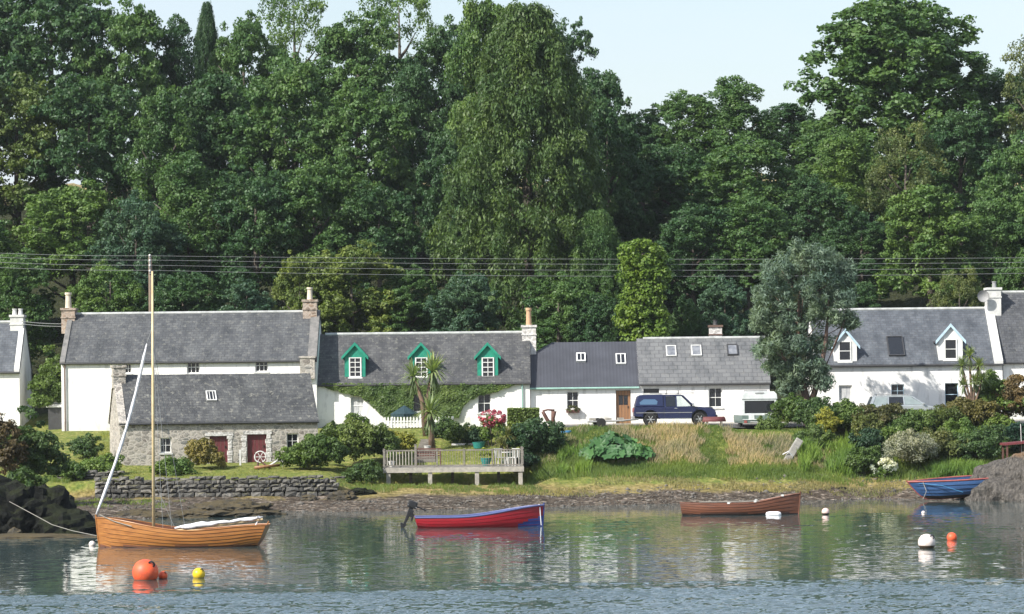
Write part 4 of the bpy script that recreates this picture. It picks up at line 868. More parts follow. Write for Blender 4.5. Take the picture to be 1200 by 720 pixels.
# clipped hedge
rng = np.random.default_rng(5); d = 172.5; x0, _ = W(596, 480, d); x1, zt = W(632, 479, d); zb = height(x0, d, False)
k = 9000; P = rng.random((k, 3)) * [x1 - x0, 1.4, zt - zb]; f = rng.integers(0, 3, k); P[f == 0, 1] = rng.random((f == 0).sum()) * .08; P[f == 1, 2] = zt - zb - rng.random((f == 1).sum()) * .06; s_ = rng.random(k) < .5; P[(f == 2) & s_, 0] = .03; P[(f == 2) & ~s_, 0] = x1 - x0
V, Fq, sh = leaf_cloud(rng, np.column_stack([P, np.full((k, 3), .05)]), 1, .11, .07, inner=.1); tag(link_mesh('clipped_hedge', np_mesh('clipped_hedge', V, Fq, 'leaf', shade=sh), None, (x0, d, zb), (.14, .19, .050)), 'square clipped green hedge between the ivy cottage and the lawn', 'hedge')
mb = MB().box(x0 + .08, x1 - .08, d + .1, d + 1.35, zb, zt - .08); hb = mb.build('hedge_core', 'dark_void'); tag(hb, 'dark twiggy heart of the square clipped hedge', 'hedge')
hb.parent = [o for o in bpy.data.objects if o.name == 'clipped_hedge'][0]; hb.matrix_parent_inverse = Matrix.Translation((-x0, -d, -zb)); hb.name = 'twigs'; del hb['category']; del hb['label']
# pink flowering shrub
def heads(name, px0, px1, py0, py1, d, n_, r_, mat_col, label, cat, foliage=None):
    rng = np.random.default_rng(int(px0)); x, z = W((px0 + px1) / 2, (py0 + py1) / 2, d); S = SC(d); rx, rz = (px1 - px0) / 2 / S, (py1 - py0) / 2 / S; root = thing(name, label, cat, (x, d, height(x, d, False)))
    dz = z - root.location.z; dd = unit(rng, n_ * 4); dd = dd[(dd[:, 1] < .3)][:n_]
    P = dd * [rx, rx * .6, rz] * .95 + [0, 0, dz]; V, Fq, sh = leaf_cloud(rng, np.column_stack([P, np.full((len(P), 3), r_)]), 26, r_ * .8, r_ * .6, inner=.6)
    link_mesh('flowers', np_mesh('flowers', V, Fq, 'leaf', shade=sh), root, color=mat_col); return root, rx, rz, dz, rng
rt, rx, rz, dz, rng = heads('hydrangea_bush', 562, 594, 482, 500, 171.5, 46, .13, (.48, .10, .15), 'pink flowering bush on the lawn before the ivy cottage', 'bush')
cl = [cl_ell(rng, 50, (0, 0, dz * .62), (rx * .85, rx * .6, dz * .5), .24, .8, low=-.7)]; cloud_obj('foliage', cl, 50, .13, .08, G2, rt, rng)
mb = MB()
for i in range(7): a = i * .9; mb.tube([(math.cos(a) * .15, math.sin(a) * .1, -.2), (math.cos(a) * .5, math.sin(a) * .3, dz * .7)], [.04, .015], 5)
mb.build('stems', 'bark', rt)
rt, rx, rz, dz, rng = heads('flowering_plant', 1022, 1052, 538, 556, 164.2, 34, .13, (.62, .62, .56), 'plant with flat white flower heads low on the right bank', 'plant')
cl = [cl_ell(rng, 26, (0, 0, dz * .4), (rx * .9, rx * .5, dz * .45), .2, .8)]; cloud_obj('foliage', cl, 40, .14, .07, G2, rt, rng)
# ivy on the cottage front
IV = [(378, 450), (392, 455), (408, 459), (422, 462), (433, 468), (441, 477), (449, 485), (460, 490), (520, 490), (538, 487), (543, 475), (552, 466), (566, 461), (580, 457), (592, 453), (604, 449)]
rng = np.random.default_rng(8); P = []
while len(P) < 20000:
    px = rng.uniform(378, 604); py = rng.uniform(450, 491); lim = np.interp(px, [a for a, _ in IV], [b_ for _, b_ in IV]) + 2 + 2.5 * noise.noise((px * .15, 1, 2))
    if py > lim or (485 < px < 501 and 462 < py < 483) or (486 < px < 500 and py > 462) : continue
    hh = hit(px, py, COT.O, COT.n); th = .22 + .12 * noise.noise((px * .1, py * .1, 4)); P.append((hh.x, hh.y - th * rng.random() ** .5, hh.z))
P = np.array(P); k = len(P); V, Fq, sh = leaf_cloud(rng, np.column_stack([P - np.array(COT.O), np.full((k, 3), .03)]), 1, .15, .12, inner=.1, up=-.0)
q = P - np.array(COT.O)
nr = rng.normal(size=(k, 3)) * .42 + np.array([0, -1, .55]); nr /= np.linalg.norm(nr, axis=1, keepdims=True); ax = np.cross(nr, rng.normal(size=(k, 3))); ax /= np.linalg.norm(ax, axis=1, keepdims=True); bx = np.cross(nr, ax)
s_ = .6 + .8 * rng.random((k, 1)); V = np.stack([q - ax * .08 * s_, q + bx * .06 * s_, q + ax * .08 * s_, q - bx * .06 * s_], 1).reshape(-1, 3)
tag(link_mesh('climbing_ivy', np_mesh('climbing_ivy', V, Fq, 'leaf', shade=rng.random(k)), None, tuple(COT.O), (.11, .165, .045)), 'green ivy climbing over the white front under the three green dormers', 'climber')

# big leaved plant on the bank
rng = np.random.default_rng(12); d = 166.6; x, zt = W(722, 503, d); z0 = height(x, d, False); rt = thing('giant_rhubarb', 'clump of huge round dark green leaves on the bank below the blue pickup', 'plant', (x, d, z0)); mbL = MB(); mbS = MB(); shd = []
S = SC(d); hmax = zt - z0
for i in range(120):
    a = rng.random() * 6.283; q = math.sqrt(rng.random()); X_ = math.cos(a) * q * 1.95; Y_ = math.sin(a) * q * 1.3 - .3; zz_ = (hmax * (.95 - .72 * q ** 1.6)) * (.75 + .25 * rng.random()); zz_ = max(.12, zz_ + (height(x + X_, d + Y_, False) - z0) * .6)
    if X_ > .2: zz_ *= .92
    rad = .24 + .2 * rng.random(); nr_ = Vector((math.cos(a) * .5 - .1, math.sin(a) * .5 - .35, .9 - .3 * q)) + Vector(rng.normal(size=3)) * .22; nr_.normalize(); ax_ = nr_.cross(Vector((0, 0, 1))).normalized(); bx_ = nr_.cross(ax_); cen = Vector((X_, Y_, zz_)); n_ = 14; vs = [cen - nr_ * .07]
    for j in range(n_): t = 2 * math.pi * j / n_; rr_ = rad * (1.0 if j % 2 else .70) * (.85 + .3 * rng.random()); vs.append(cen + (ax_ * math.cos(t) + bx_ * math.sin(t)) * rr_)
    mbL.add(vs, [(0, 1 + j, 1 + (j + 1) % n_) for j in range(n_)]); shd += [rng.random()] * n_
    mbS.tube([(X_ * .3, Y_ * .3, -.2), tuple(cen - nr_ * .07)], [.025, .015], 5)
o = mbL.build('leaves', 'leaf', rt, recalc=False); o.color = (.065, .150, .050, 1); at_ = o.data.attributes.new('shade', 'FLOAT', 'FACE'); at_.data.foreach_set('value', shd); mbS.build('stems', 'leaf_fixed', rt)

# cabbage palms
def cordyline(px, ybase, d, heads_, label, trunk_r=.10, yb=None, col=(.22, .27, .12), L_=.85):
    x, _ = W(px, ybase, d); z0 = height(x, d, False); r = thing('cabbage_palm', label, 'palm', (x, d, z0)); mb = MB(); rng = np.random.default_rng(int(px * 3 + ybase))
    for (hx, hy, sz) in heads_:
        a, b_ = W(hx, hy, d); e = Vector((a - x, 0, b_ - z0)); mb.tube([(0, 0, -.2), (e.x * .3, 0, e.z * .6), tuple(e)], [trunk_r * 1.3, trunk_r, trunk_r * .8], 8)
        k = 95; vs = []; fs = []; sh = []
        for i in range(k + 34):
            dead = i >= k; th = rng.random() * 6.283; el = (rng.uniform(-.35, 1.35) if not dead else rng.uniform(-1.45, -1.1)); l = L_ * sz * (rng.uniform(.75, 1.1) if not dead else rng.uniform(.6, 1.1)); w = .035 * sz
            dr = Vector((math.cos(th) * math.cos(el), math.sin(th) * math.cos(el), math.sin(el))); sd = dr.cross(Vector((0, 0, 1))).normalized() * w; p0 = e + dr * .06; p1 = e + dr * l * .55 + Vector((0, 0, .03)); p2 = e + dr * l + Vector((0, 0, -.22 * l * (1 - abs(math.sin(el)))))
            o_ = len(vs); vs += [p0 - sd * .6, p0 + sd * .6, p1 + sd, p1 - sd, p2 + sd * .15, p2 - sd * .15]; fs += [(o_, o_ + 1, o_ + 2, o_ + 3), (o_ + 3, o_ + 2, o_ + 4, o_ + 5)]; sh += [0.0 if dead else rng.random()] * 2
        o = link_mesh('leaf_head', np_mesh('leaf_head', [tuple(v) for v in vs], fs, 'leaf', shade=sh), r, color=col)
    mb.build('trunk', 'cordyline_bark', r, smooth=True)
cordyline(500, 495, 175.5, [(486, 442, 1.35), (508, 436, 1.55)], 'twin headed cabbage palm before the middle green dormer', .13)
cordyline(507, 523, 170.5, [(505, 484, 1.5)], 'single headed cabbage palm on the lawn beside the garden steps', .15)
cordyline(1140, 480, 171, [(1128, 430, .85), (1137, 418, .95), (1148, 430, .9), (1143, 448, .8), (1130, 452, .8), (1152, 446, .8)], 'many headed cabbage palm before the right dormer of the white house', .07, L_=.75)
cordyline(596, 545, 166.5, [(596, 512, .8), (588, 522, .7)], 'pale spiky palm behind the right end of the deck railing', .05, col=(.24, .22, .08), L_=.8)

# ------------------------------------------------------------------ grasses (nobody could count them)
def blades(name, label, cells, col, mat='leaf'):
    """cells, list of (pxa, pxb, ya, yb, n, hmin, hmax, w, lean)"""
    rng = np.random.default_rng(len(name) * 7 + int(cells[0][0])); VV = []; SH = []
    for (a, b_, ya, yb, n_, h0, h1, w, patchy) in cells:
        xs = (rng.uniform(a, b_, n_) - 600) * 165 / F; ys = rng.uniform(ya, yb, n_); nn_ = np.array([noise.noise((x * .5, y * .5, 1)) for x, y in zip(xs, ys)]); px_ = 600 + xs * F / 165; ed = np.minimum(np.minimum(px_ - a, b_ - px_) / (b_ - a), np.minimum(ys - ya, yb - ys) / (yb - ya)) * 5; n2_ = np.array([noise.noise((x * 1.7, y * 1.2, 5)) for x, y in zip(xs, ys)]); keep = (nn_ + .5 * n2_ > patchy) & (ed + .6 * n2_ > rng.random(n_) * .9 - .1); xs, ys, nn_ = xs[keep], ys[keep], nn_[keep]; k = len(xs)
        zs = np.array([height(x, y) for x, y in zip(xs, ys)]) - .03; hh = rng.uniform(h0, h1, k) * (1 + .5 * nn_); an = rng.uniform(0, 3.14, k); dx, dy = np.cos(an) * w, np.sin(an) * w * .5; lx, ly = rng.normal(0, .22, k) * hh + .06 * hh, rng.normal(0, .2, k) * hh
        P = np.stack([np.stack([xs - dx, ys - dy, zs], 1), np.stack([xs + dx, ys + dy, zs], 1), np.stack([xs + lx * .5 + dx * .7, ys + ly * .5, zs + hh * .6], 1), np.stack([xs + lx, ys + ly, zs + hh], 1)], 1); VV.append(P.reshape(-1, 3)); SH.append(np.clip(rng.random(k) * .7 + nn_ * .5 + .2, 0, 1))
    V = np.vstack(VV); o = link_mesh(name, np_mesh(name, V, np.arange(len(V)).reshape(-1, 4), mat, shade=np.concatenate(SH)), color=col); o['no'] = 0; del o['no']; return tag(o, label, 'grass', kind='stuff')
blades('dry_grass', 'tall buff seeding grass on the steep bank below the parked pickup', [(715, 865, 165.4, 170.3, 15000, .2, .5, .016, -.22), (835, 990, 165.2, 169.3, 14000, .2, .48, .016, -.22), (690, 850, 168.0, 171.2, 3000, .1, .25, .018, -.1), (625, 700, 165.5, 171, 3500, .2, .4, .018, -.15)], (.36, .29, .18))
blades('green_bank_grass', 'fresh green grass along the top and foot of the bank', [(640, 960, 169.0, 172.6, 18000, .05, .14, .018, -1), (625, 1020, 163.0, 166.6, 22000, .12, .34, .020, -1), (690, 860, 164.6, 170.4, 24000, .12, .34, .017, -1), (850, 980, 164.6, 169.6, 16000, .12, .34, .017, -1), (615, 700, 162.5, 172, 12000, .12, .4, .02, -1), (1000, 1260, 163.5, 167, 7000, .2, .5, .024, -.2), (400, 640, 158.6, 161.4, 8000, .08, .22, .020, -.2), (60, 100, 158, 166, 3000, .1, .3, .022, -.2), (75, 240, 150, 157, 3500, .06, .16, .022, -.05)], (.115, .165, .035))
blades('weed_fringe', 'yellowish salt marsh fringe between the green bank and the dark beach', [(430, 700, 158.2, 160.8, 6000, .06, .18, .03, -.1), (690, 1080, 160.8, 163.6, 9000, .06, .2, .03, -.15), (1080, 1200, 160, 163, 2500, .08, .2, .03, -.1)], (.21, .19, .085))
blades('lawn', 'short mown lawn behind the deck and round the barn', [(512, 600, 166.4, 174, 12000, .04, .10, .02, -1), (600, 700, 170, 173.5, 5000, .08, .2, .02, -.6), (75, 340, 159.2, 166, 12000, .04, .12, .02, -.2), (75, 140, 166, 180, 5000, .06, .2, .02, -.2)], (.20, .22, .060))
blades('reeds', 'bright upright iris leaves and reeds on the right bank', [(935, 1012, 164.5, 169, 6000, .5, 1.0, .025, -.15), (1085, 1150, 163.2, 165.5, 3500, .45, .8, .022, -.2), (652, 690, 163.5, 167, 2600, .4, .8, .025, -.2), (1000, 1060, 167, 170, 1500, .5, .9, .025, -.2)], (.13, .21, .040))
# pebbles and wrack on the beach
rng = np.random.default_rng(3); ico = np.array([(0, 0, 1), (.9, 0, .1), (.3, .85, 0), (-.72, .52, .1), (-.72, -.52, 0), (.28, -.85, .1), (0, 0, -.8)]); icf = np.array([(0, 1, 2), (0, 2, 3), (0, 3, 4), (0, 4, 5), (0, 5, 1), (6, 2, 1), (6, 3, 2), (6, 4, 3), (6, 5, 4), (6, 1, 5)])
VV = []; FF = []; o_ = 0
for i in range(9000):
    px = rng.uniform(100, 1230); X_ = (px - 600) * 165 / F; sy = np.interp(px, SHX, SHY); Y_ = sy + rng.uniform(-.8, 4.5) if px > 400 else sy + rng.uniform(-.5, 12)
    if px < 400 and Y_ > 157.6: continue
    if noise.noise((X_ * .4, Y_ * .6, 9)) < -.12: continue
    s = .02 + .07 * rng.random() ** 3 + (.12 if rng.random() < .012 else 0); an = rng.random() * 6.28; ca, sa = math.cos(an), math.sin(an); v = ico * (1 + .25 * rng.normal(size=(7, 1))) * [s * 1.3, s, s * .6]; v = np.column_stack([v[:, 0] * ca - v[:, 1] * sa, v[:, 0] * sa + v[:, 1] * ca, v[:, 2]]) + [X_, Y_, height(X_, Y_)]
    VV.append(v); FF.append(icf + o_); o_ += 7
tag(link_mesh('beach_pebbles', np_mesh('beach_pebbles', np.vstack(VV), np.vstack(FF), 'pebble')), 'grey and brown pebbles strewn over the dark beach', 'pebbles', kind='stuff')

# ------------------------------------------------------------------ sea wall and rocks
def stones(mb, x0, x1, y, zb, zt, rng, thick=.5, rows=6):
    z = zb
    while z < zt - .05:
        hh = rng.uniform(.14, .30); x = x0
        while x < x1:
            w = rng.uniform(.18, .65); f = y - rng.uniform(0, .09); t_ = z + hh * rng.uniform(.8, 1.0); t_ = min(t_, zt + rng.uniform(-.06, .1)); j = lambda: rng.uniform(-.035, .035)
            if t_ > z + .05:
                b_ = [(x + .012 + j(), f + j(), z + j()), (x + w - .012 + j(), f + j(), z + j()), (x + w - .012, y + thick, z), (x + .012, y + thick, z), (x + .02 + j(), f + .03 + j(), t_ + j()), (x + w - .02 + j(), f + .03 + j(), t_ + j()), (x + w - .02, y + thick, t_), (x + .02, y + thick, t_)]
                cx, cz = x + w / 2, (z + t_) / 2; k = len(b_); b_.append((cx + j(), f - .05 - rng.uniform(0, .05), cz + j()))
                mb.add(b_, [(0, 1, 8), (1, 5, 8), (5, 4, 8), (4, 0, 8), (4, 5, 6, 7), (1, 2, 6, 5), (3, 0, 4, 7), (0, 3, 2, 1), (2, 3, 7, 6)])
            x += w
        z += hh
rnd = random.Random(4); mb = MB(); xa, _ = W(112, 570, 158); xb, _ = W(395, 570, 158); stones(mb, xa, xb, 158, .35, 1.56, rnd)
mb.box(xa + .1, xb - .1, 158.12, 158.45, 0, 1.4, 1)
tag(mb.build('sea_wall', ['seawall_stone', 'dark_void'], recalc=True), 'dark drystone sea wall running below the barn to the deck shrubs', 'wall')
mb = MB(); xa, _ = W(68, 560, 160.5); xb, _ = W(140, 560, 160.5); stones(mb, xa, xb, 160.3, 1.0, 1.85, rnd); mb.box(xa + .1, xb - .1, 160.42, 160.7, .6, 1.7, 1)
tag(mb.build('garden_wall', ['seawall_stone', 'dark_void']), 'short crumbling stone wall above the left end of the sea wall', 'wall')
def rock(name, x, y, z, rx, ry, rz, mat, label, seed, amp=.25, fr=1.0, lv=4, cat='rock', ridge=False, group=None):
    bm = bmesh.new(); bmesh.ops.create_icosphere(bm, subdivisions=lv, radius=1)
    for v in bm.verts:
        p = v.co.copy(); n1 = noise.fractal(p * 1.3 * fr + Vector((seed * 3.1, 0, 0)), .9, 2, 5); q = abs(noise.noise(p * 3 * fr + Vector((0, seed, 0)))); v.co = Vector((p.x * rx, p.y * ry, p.z * rz)) * (1 + amp * n1 - amp * .5 * q)
        if mat in ('headland_rock', 'beach_rock'): vd = noise.voronoi(p * 2.2 + Vector((seed, 1, 2)))[0]; v.co *= 1 + .45 * amp * (vd[1] - vd[0] - .35) * 2
        if ridge: v.co += Vector((p.x, p.y, .3)) * .22 * (abs(noise.noise(Vector((p.x * 7, p.y * 7, p.z * 1.6)))) - .15) * rx * .35
    me = bpy.data.meshes.new(name); bm.to_mesh(me); bm.free(); me.materials.append(M[mat])
    o = bpy.data.objects.new(name, me); C.objects.link(o); o.location = (x, y, z); return tag(o, label, cat, group)
X_ = lambda px, d: W(px, 500, d)[0]
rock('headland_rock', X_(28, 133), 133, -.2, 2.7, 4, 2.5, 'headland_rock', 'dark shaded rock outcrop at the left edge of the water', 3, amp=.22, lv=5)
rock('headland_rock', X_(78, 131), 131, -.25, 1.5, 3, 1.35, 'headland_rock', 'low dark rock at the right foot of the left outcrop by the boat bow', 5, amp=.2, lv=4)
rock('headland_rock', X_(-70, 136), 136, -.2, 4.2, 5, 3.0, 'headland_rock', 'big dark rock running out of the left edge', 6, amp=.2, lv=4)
rock('headland_rock', X_(20, 127.5), 127.5, -.1, 3.6, 1.2, .28, 'beach_rock', 'flat weedy rock ledge at the waterline under the left outcrop', 8, amp=.2, lv=4)
rock('beach_boulder', X_(25, 131), 129.2, .1, .3, .3, .28, 'beach_rock', 'small pale boulder at the foot of the dark outcrop', 9, lv=3)
rock('rock_ledge', X_(272, 149), 149, .0, 2.7, 2.5, .66, 'beach_rock', 'long low brown rock ledge on the beach behind the sailing boat', 11, amp=.25, lv=5)
rock('rock_ledge', X_(215, 147), 147, .0, 1.6, 1.5, .28, 'beach_rock', 'small brown rock just left of the long ledge', 12, amp=.3, lv=4)
rock('rock_ledge', X_(160, 147.5), 147.5, .0, 1.5, 1.5, .34, 'beach_rock', 'weedy rock seen between the sail and the mast', 14, amp=.3, lv=4)
rock('beach_boulder', X_(402, 156.5), 156.5, .45, .8, .7, .45, 'beach_rock', 'dark boulder at the right end of the sea wall', 15, amp=.3)
rock('beach_boulder', X_(420, 158), 158, .65, .9, .6, .3, 'headland_rock', 'flat black rock left of the deck on the beach', 16, amp=.3)
rock('beach_boulder', X_(362, 156.6), 156.6, .45, .5, .4, .22, 'beach_rock', 'small rock at the foot of the sea wall', 17, amp=.3, lv=3)
rock('seaweed_mound', X_(1216, 157.5), 157.5, -.1, 3.9, 2.6, 2.55, 'weed_rock', 'grey mound hung with dried seaweed at the right edge of the shore', 21, amp=.2, lv=6, ridge=True, cat='mound')
rock('beach_boulder', X_(985, 162.6), 162.6, .4, .35, .3, .2, 'headland_rock', 'little dark stone on the beach right of the brown rowing boat', 22, amp=.3, lv=3)

# ------------------------------------------------------------------ timber deck
d = 162.0; xL, zt = W(450, 548.5, d); xR, _ = W(614.5, 548.5, d); _, zb1 = W(530, 554, d); zg = .9; zt -= .0; D_ = 3.6
rt = thing('timber_deck', 'raised grey timber deck on posts with a railing above the beach', 'deck', (xL, d, zg)); Lx = xR - xL; h_ = zt - zg
mb = MB(); k = int(D_ / .145)
for i in range(k): mb.box(0, Lx, .03 + i * .145, .03 + i * .145 + .138, h_ - .035, h_)
mb.build('decking', 'grey_wood', rt)
MB().box(-.02, Lx + .02, -.02, .03, h_ - .27, h_ - .001).box(-.02, .03, .031, D_, h_ - .27, h_ - .037).box(Lx - .03, Lx + .02, .031, D_, h_ - .27, h_ - .037).build('fascia', 'pale_wood', rt)
for px in (456, 505, 560, 611):
    a = W(px, 560, d)[0] - xL; MB().box(a - .11, a + .11, .035, .24, -.6, h_ - .275).build('post', 'pale_wood', rt, bevel=.01)
for px in (480, 530, 585): a = W(px, 560, d)[0] - xL; MB().box(a - .08, a + .08, D_ - .5, D_ - .35, -.6, h_ - .275).build('post', 'grey_wood', rt)
def pxr(px): return W(px, 540, d)[0] - xL
_, zr_ = W(530, 527, d); rh = zr_ - zt
for px, hh, w in ((451, rh + .08, .05), (488, rh + .3, .06), (513, rh + .05, .045), (545, rh + .05, .035), (578, rh + .03, .04), (612.5, rh + .12, .06)): a = pxr(px); MB().box(a - w, a + w, .0, .1, h_ + .002, h_ + hh).build('railing_post', 'grey_wood', rt)
mb = MB()
mb.box(0, Lx, .03, .075, h_ + rh - .07, h_ + rh).box(0, Lx, .03, .075, h_ + .08, h_ + .13)
for side in (0, Lx): mb.box(side - .02, side + .02, .101, D_, h_ + rh - .07, h_ + rh).box(side - .02, side + .02, .101, D_, h_ + .08, h_ + .13)
mb.build('handrail', 'grey_wood', rt)
for (p0, p1, st, w, mt) in ((453, 487, 3.6, .026, 'pale_wood'), (491, 576, 3.0, .010, 'grey_wood'), (580, 611, 3.4, .024, 'pale_wood')):
    mb = MB(); p = p0 + st / 2
    while p < p1: a = pxr(p); mb.box(a - w, a + w, .04, .065, h_ + .131, h_ + rh - .071); p += st
    mb.build('balusters', mt, rt)
mb = MB()
for side in (0, Lx):
    for i in range(1, 14): y = .1 + i * D_ / 14; mb.box(side - .014, side + .014, y - .014, y + .014, h_ + .131, h_ + rh - .071)
mb.build('balusters', 'grey_wood', rt)
# bench, pot and chairs standing on the deck
def bench(x, y, z, w, label, mat='dark_wood', rz=0):
    r = thing('garden_bench', label, 'bench', (x, y, z), rz); mb = MB()
    for i in range(4): mb.box(-w / 2, w / 2, -.2 + i * .12, -.2 + i * .12 + .09, .42, .45)
    mb.build('seat', mat, r); mb = MB()
    for i in range(4): mb.box(-w / 2, w / 2, .29, .32, .52 + i * .12, .52 + i * .12 + .08)
    mb.build('backrest', mat, r)
    for sx in (-1, 1):
        for sy, hh in ((-.2, .62), (.3, .96)): MB().box(sx * w / 2 - .035, sx * w / 2 + .035, sy - .03, sy + .03 - .042 * (sy > 0), 0, hh).build('leg', mat, r)
        MB().box(sx * w / 2 - .04, sx * w / 2 + .04, -.24, .26, .625, .655).build('armrest', mat, r)
bench(W(503, 540, 164.5)[0], 164.5, zt, 1.3, 'brown slatted bench standing on the timber deck')
def pot(name, px, y, z, r_, h2, mat, label, plant=None):
    x = W(px, 540, y)[0]; r = thing(name, label, 'plant pot', (x, y, z)); MB().lathe([(r_ * .65, 0), (r_ * .95, h2 * .6), (r_, h2 * .85), (r_ * 1.1, h2 * .9), (r_ * 1.1, h2), (r_ * .9, h2), (r_ * .85, h2 * .8)], 18, (0, 0, 0)).build('pot', mat, r, smooth=False)
    if plant: rng = np.random.default_rng(int(px)); cloud_obj('foliage', [cl_ell(rng, 14, (0, 0, h2 + .25), (r_ * 1.3, r_ * 1.2, .3), .14)], 36, .14, .06, plant, r, rng)
pot('flower_pot', 570.5, 164, zt, .27, .42, 'teal_pot', 'glazed teal pot with a yellow-green plant on the timber deck', (.20, .24, .04))
pot('flower_pot', 460, 163.6, zt, .17, .32, 'off_white', 'small white pot behind the left deck railing', G2)
def chair(px, y, z, label, rz=0, mat='off_white', s=1):
    r = thing('garden_chair', label, 'chair', (W(px, 540, y)[0], y, z), rz); MB().box(-.24, .24, -.22, .22, .42, .45).build('seat', mat, r)
    mb = MB(); mb.box(-.24, .24, .2, .225, .86, .92)
    for i in range(5): mb.box(-.23 + i * .105, -.19 + i * .105, .2, .225, .451, .858)
    mb.build('backrest', mat, r)
    for sx in (-1, 1):
        for sy in (-1, 1): MB().box(sx * .22 - .02, sx * .22 + .02, sy * .19 - .02, sy * .19 + .02, 0, .418).build('leg', mat, r)
chair(587, 164.2, zt, 'white slatted garden chair on the right of the deck, nearer the teal pot', .5); chair(603, 163.9, zt, 'white slatted garden chair in the right corner of the deck', -.6)
r = thing('garden_table', 'small round white garden table between the two chairs on the deck', 'table', (W(595, 540, 164.4)[0], 164.6, zt)); MB().lathe([(.3, .68), (.32, .69), (.32, .71), (.3, .72)], 20).build('tabletop', 'off_white', r); MB().lathe([(.2, 0), (.03, .04), (.03, .679)], 10).build('pedestal', 'off_white', r)
# garden steps
x0 = W(488, 530, 168)[0]; mb = MB()
for i in range(9): y = 166.6 + i * .85; z = height(x0 + .5, y + .3, False); mb.box(x0 - .1 + .03 * i, x0 + 1.1 - .03 * i, y, y + .8, z - .3, z + .10); mb.box(x0 - .12 + .03 * i, x0 + 1.12 - .03 * i, y - .05, y - .003, z - .3, z + .12, 1)
tag(mb.build('garden_steps', ['beach_rock', 'grey_wood']), 'timber edged garden steps climbing from the deck to the ivy cottage', 'steps')
# picket fence
d = 178; x0 = W(425, 490, d)[0]; x1 = W(532, 490, d)[0]; zf = height((x0 + x1) / 2, d, False); rt = thing('picket_fence', 'white picket fence before the ivy cottage front', 'fence', (x0, d, zf)); mb = MB(); _, zt2 = W(480, 488.5, d); Hh = zt2 - zf; x = 0
while x < x1 - x0: mb.prism([(x, .06), (x + .09, .06), (x + .09, Hh - .05), (x + .045, Hh), (x, Hh - .05)], -.012, .012, 'y'); x += .185
mb.build('pickets', 'white_paint', rt); MB().box(0, x1 - x0, .013, .05, .25, .32).box(0, x1 - x0, .013, .05, Hh - .3, Hh - .23).build('rails', 'white_paint', rt)
for i in range(4): a = (x1 - x0) * i / 3; MB().box(a - .04, a + .04, .051, .13, -.2, Hh).build('post', 'white_paint', rt)
# patio umbrella folded low over the table, patio table
x = W(475, 488, 179.5)[0]; zf = height(x, 179.5, False); _, zc = W(475, 475, 179.5); rt = thing('patio_parasol', 'dark teal parasol canopy behind the white picket fence', 'parasol', (x, 179.5, zf)); hz = zc - zf
mb = MB(); n_ = 8; vs = [(0, 0, hz)] + [(math.cos(2 * math.pi * i / n_) * .82, math.sin(2 * math.pi * i / n_) * .8, hz - .5) for i in range(n_)] + [(0, 0, hz - .03)] + [(math.cos(2 * math.pi * i / n_) * .8, math.sin(2 * math.pi * i / n_) * .78, hz - .68) for i in range(n_)]
mb.add(vs, [(0, 1 + i, 1 + (i + 1) % n_) for i in range(n_)] + [(1 + i, 10 + i, 10 + (i + 1) % n_, 1 + (i + 1) % n_) for i in range(n_)] + [(9, 10 + (i + 1) % n_, 10 + i) for i in range(n_)]); mb.build('canopy', 'teal_canvas', rt); MB().tube([(0, 0, 0), (0, 0, hz - .1)], .03, 8).build('pole', 'pale_wood', rt); MB().lathe([(.25, 0), (.25, .08), (.05, .12)], 14).build('base', 'ceramic_grey', rt)
x = 0; 0 and bench(x, 176.8, height(x, 176.8, False), 1.2, 'dark bench at the top of the garden steps by the picket fence', 'dark_wood')
# small things on the lawn and bank
rock('garden_tub', W(556, 516, 171.3)[0], 171.3, height(W(556, 516, 171.3)[0], 171.3, False) + .08, .01, .01, .01, 'beach_rock', 'x', 1, lv=1) if 0 else None
mb = MB().lathe([(.28, 0), (.36, .35), (.38, .36), (.33, .36), (.26, .05)], 18); o = mb.build('plant_tub', 'teal_pot', loc=(W(562, 516, 171)[0], 171, height(W(562, 516, 171)[0], 171, False))); tag(o, 'low teal tub on the lawn under the pink flowers', 'tub')
mb = MB().lathe([(.14, 0), (.18, .3), (.2, .32), (.2, .36), (.16, .36), (.15, .3)], 14); xq = W(502, 522, 170)[0]; tag(mb.build('plant_pot', 'off_white', loc=(xq, 169.9, height(xq, 169.9, False))), 'white pot at the foot of the single headed palm', 'plant pot')
xq = W(546, 515, 172.6)[0]; tag(MB().box(-.75, .75, -.3, .3, -.1, .07).build('stone_slab', 'pale_stone', loc=(xq, 172.4, height(xq, 172.4, False)), bevel=.02), 'pale flat stone slab on the lawn left of the teal tub', 'slab')
# driftwood garden seat right of hedge
d = 178.8; x = W(643, 490, d)[0]; z0 = height(x, d, False); mb = MB(); mb.tube([(.32, 0, -.1), (.30, 0, .5), (.36, 0, .92)], [.14, .11, .16], 8); mb.tube([(.28, .02, .1), (.0, -.02, .35), (-.2, 0, .72), (-.3, 0, .9)], [.09, .11, .11, .09], 8); mb.tube([(-.3, 0, .92), (0, 0, 1.0), (.4, 0, .95)], [.06, .05, .07], 8)
tag(mb.build('tree_stump_sculpture', 'dark_wood', smooth=True, loc=(x, d, z0)), 'dark gnarled forked stump standing against the white wall right of the hedge', 'stump')
d = 172; x = W(664, 509, d)[0]; mb = MB(); mb.lathe([(.18, 0), (.3, .12), (.3, .2), (.24, .22), (.2, .1)], 14); tag(mb.build('plastic_tub', 'sky_blue_plastic', loc=(x, d - 2.0, height(x, d - 2.0, False) - .02)), 'small blue plastic tub on the grass left of the giant leaves', 'tub')
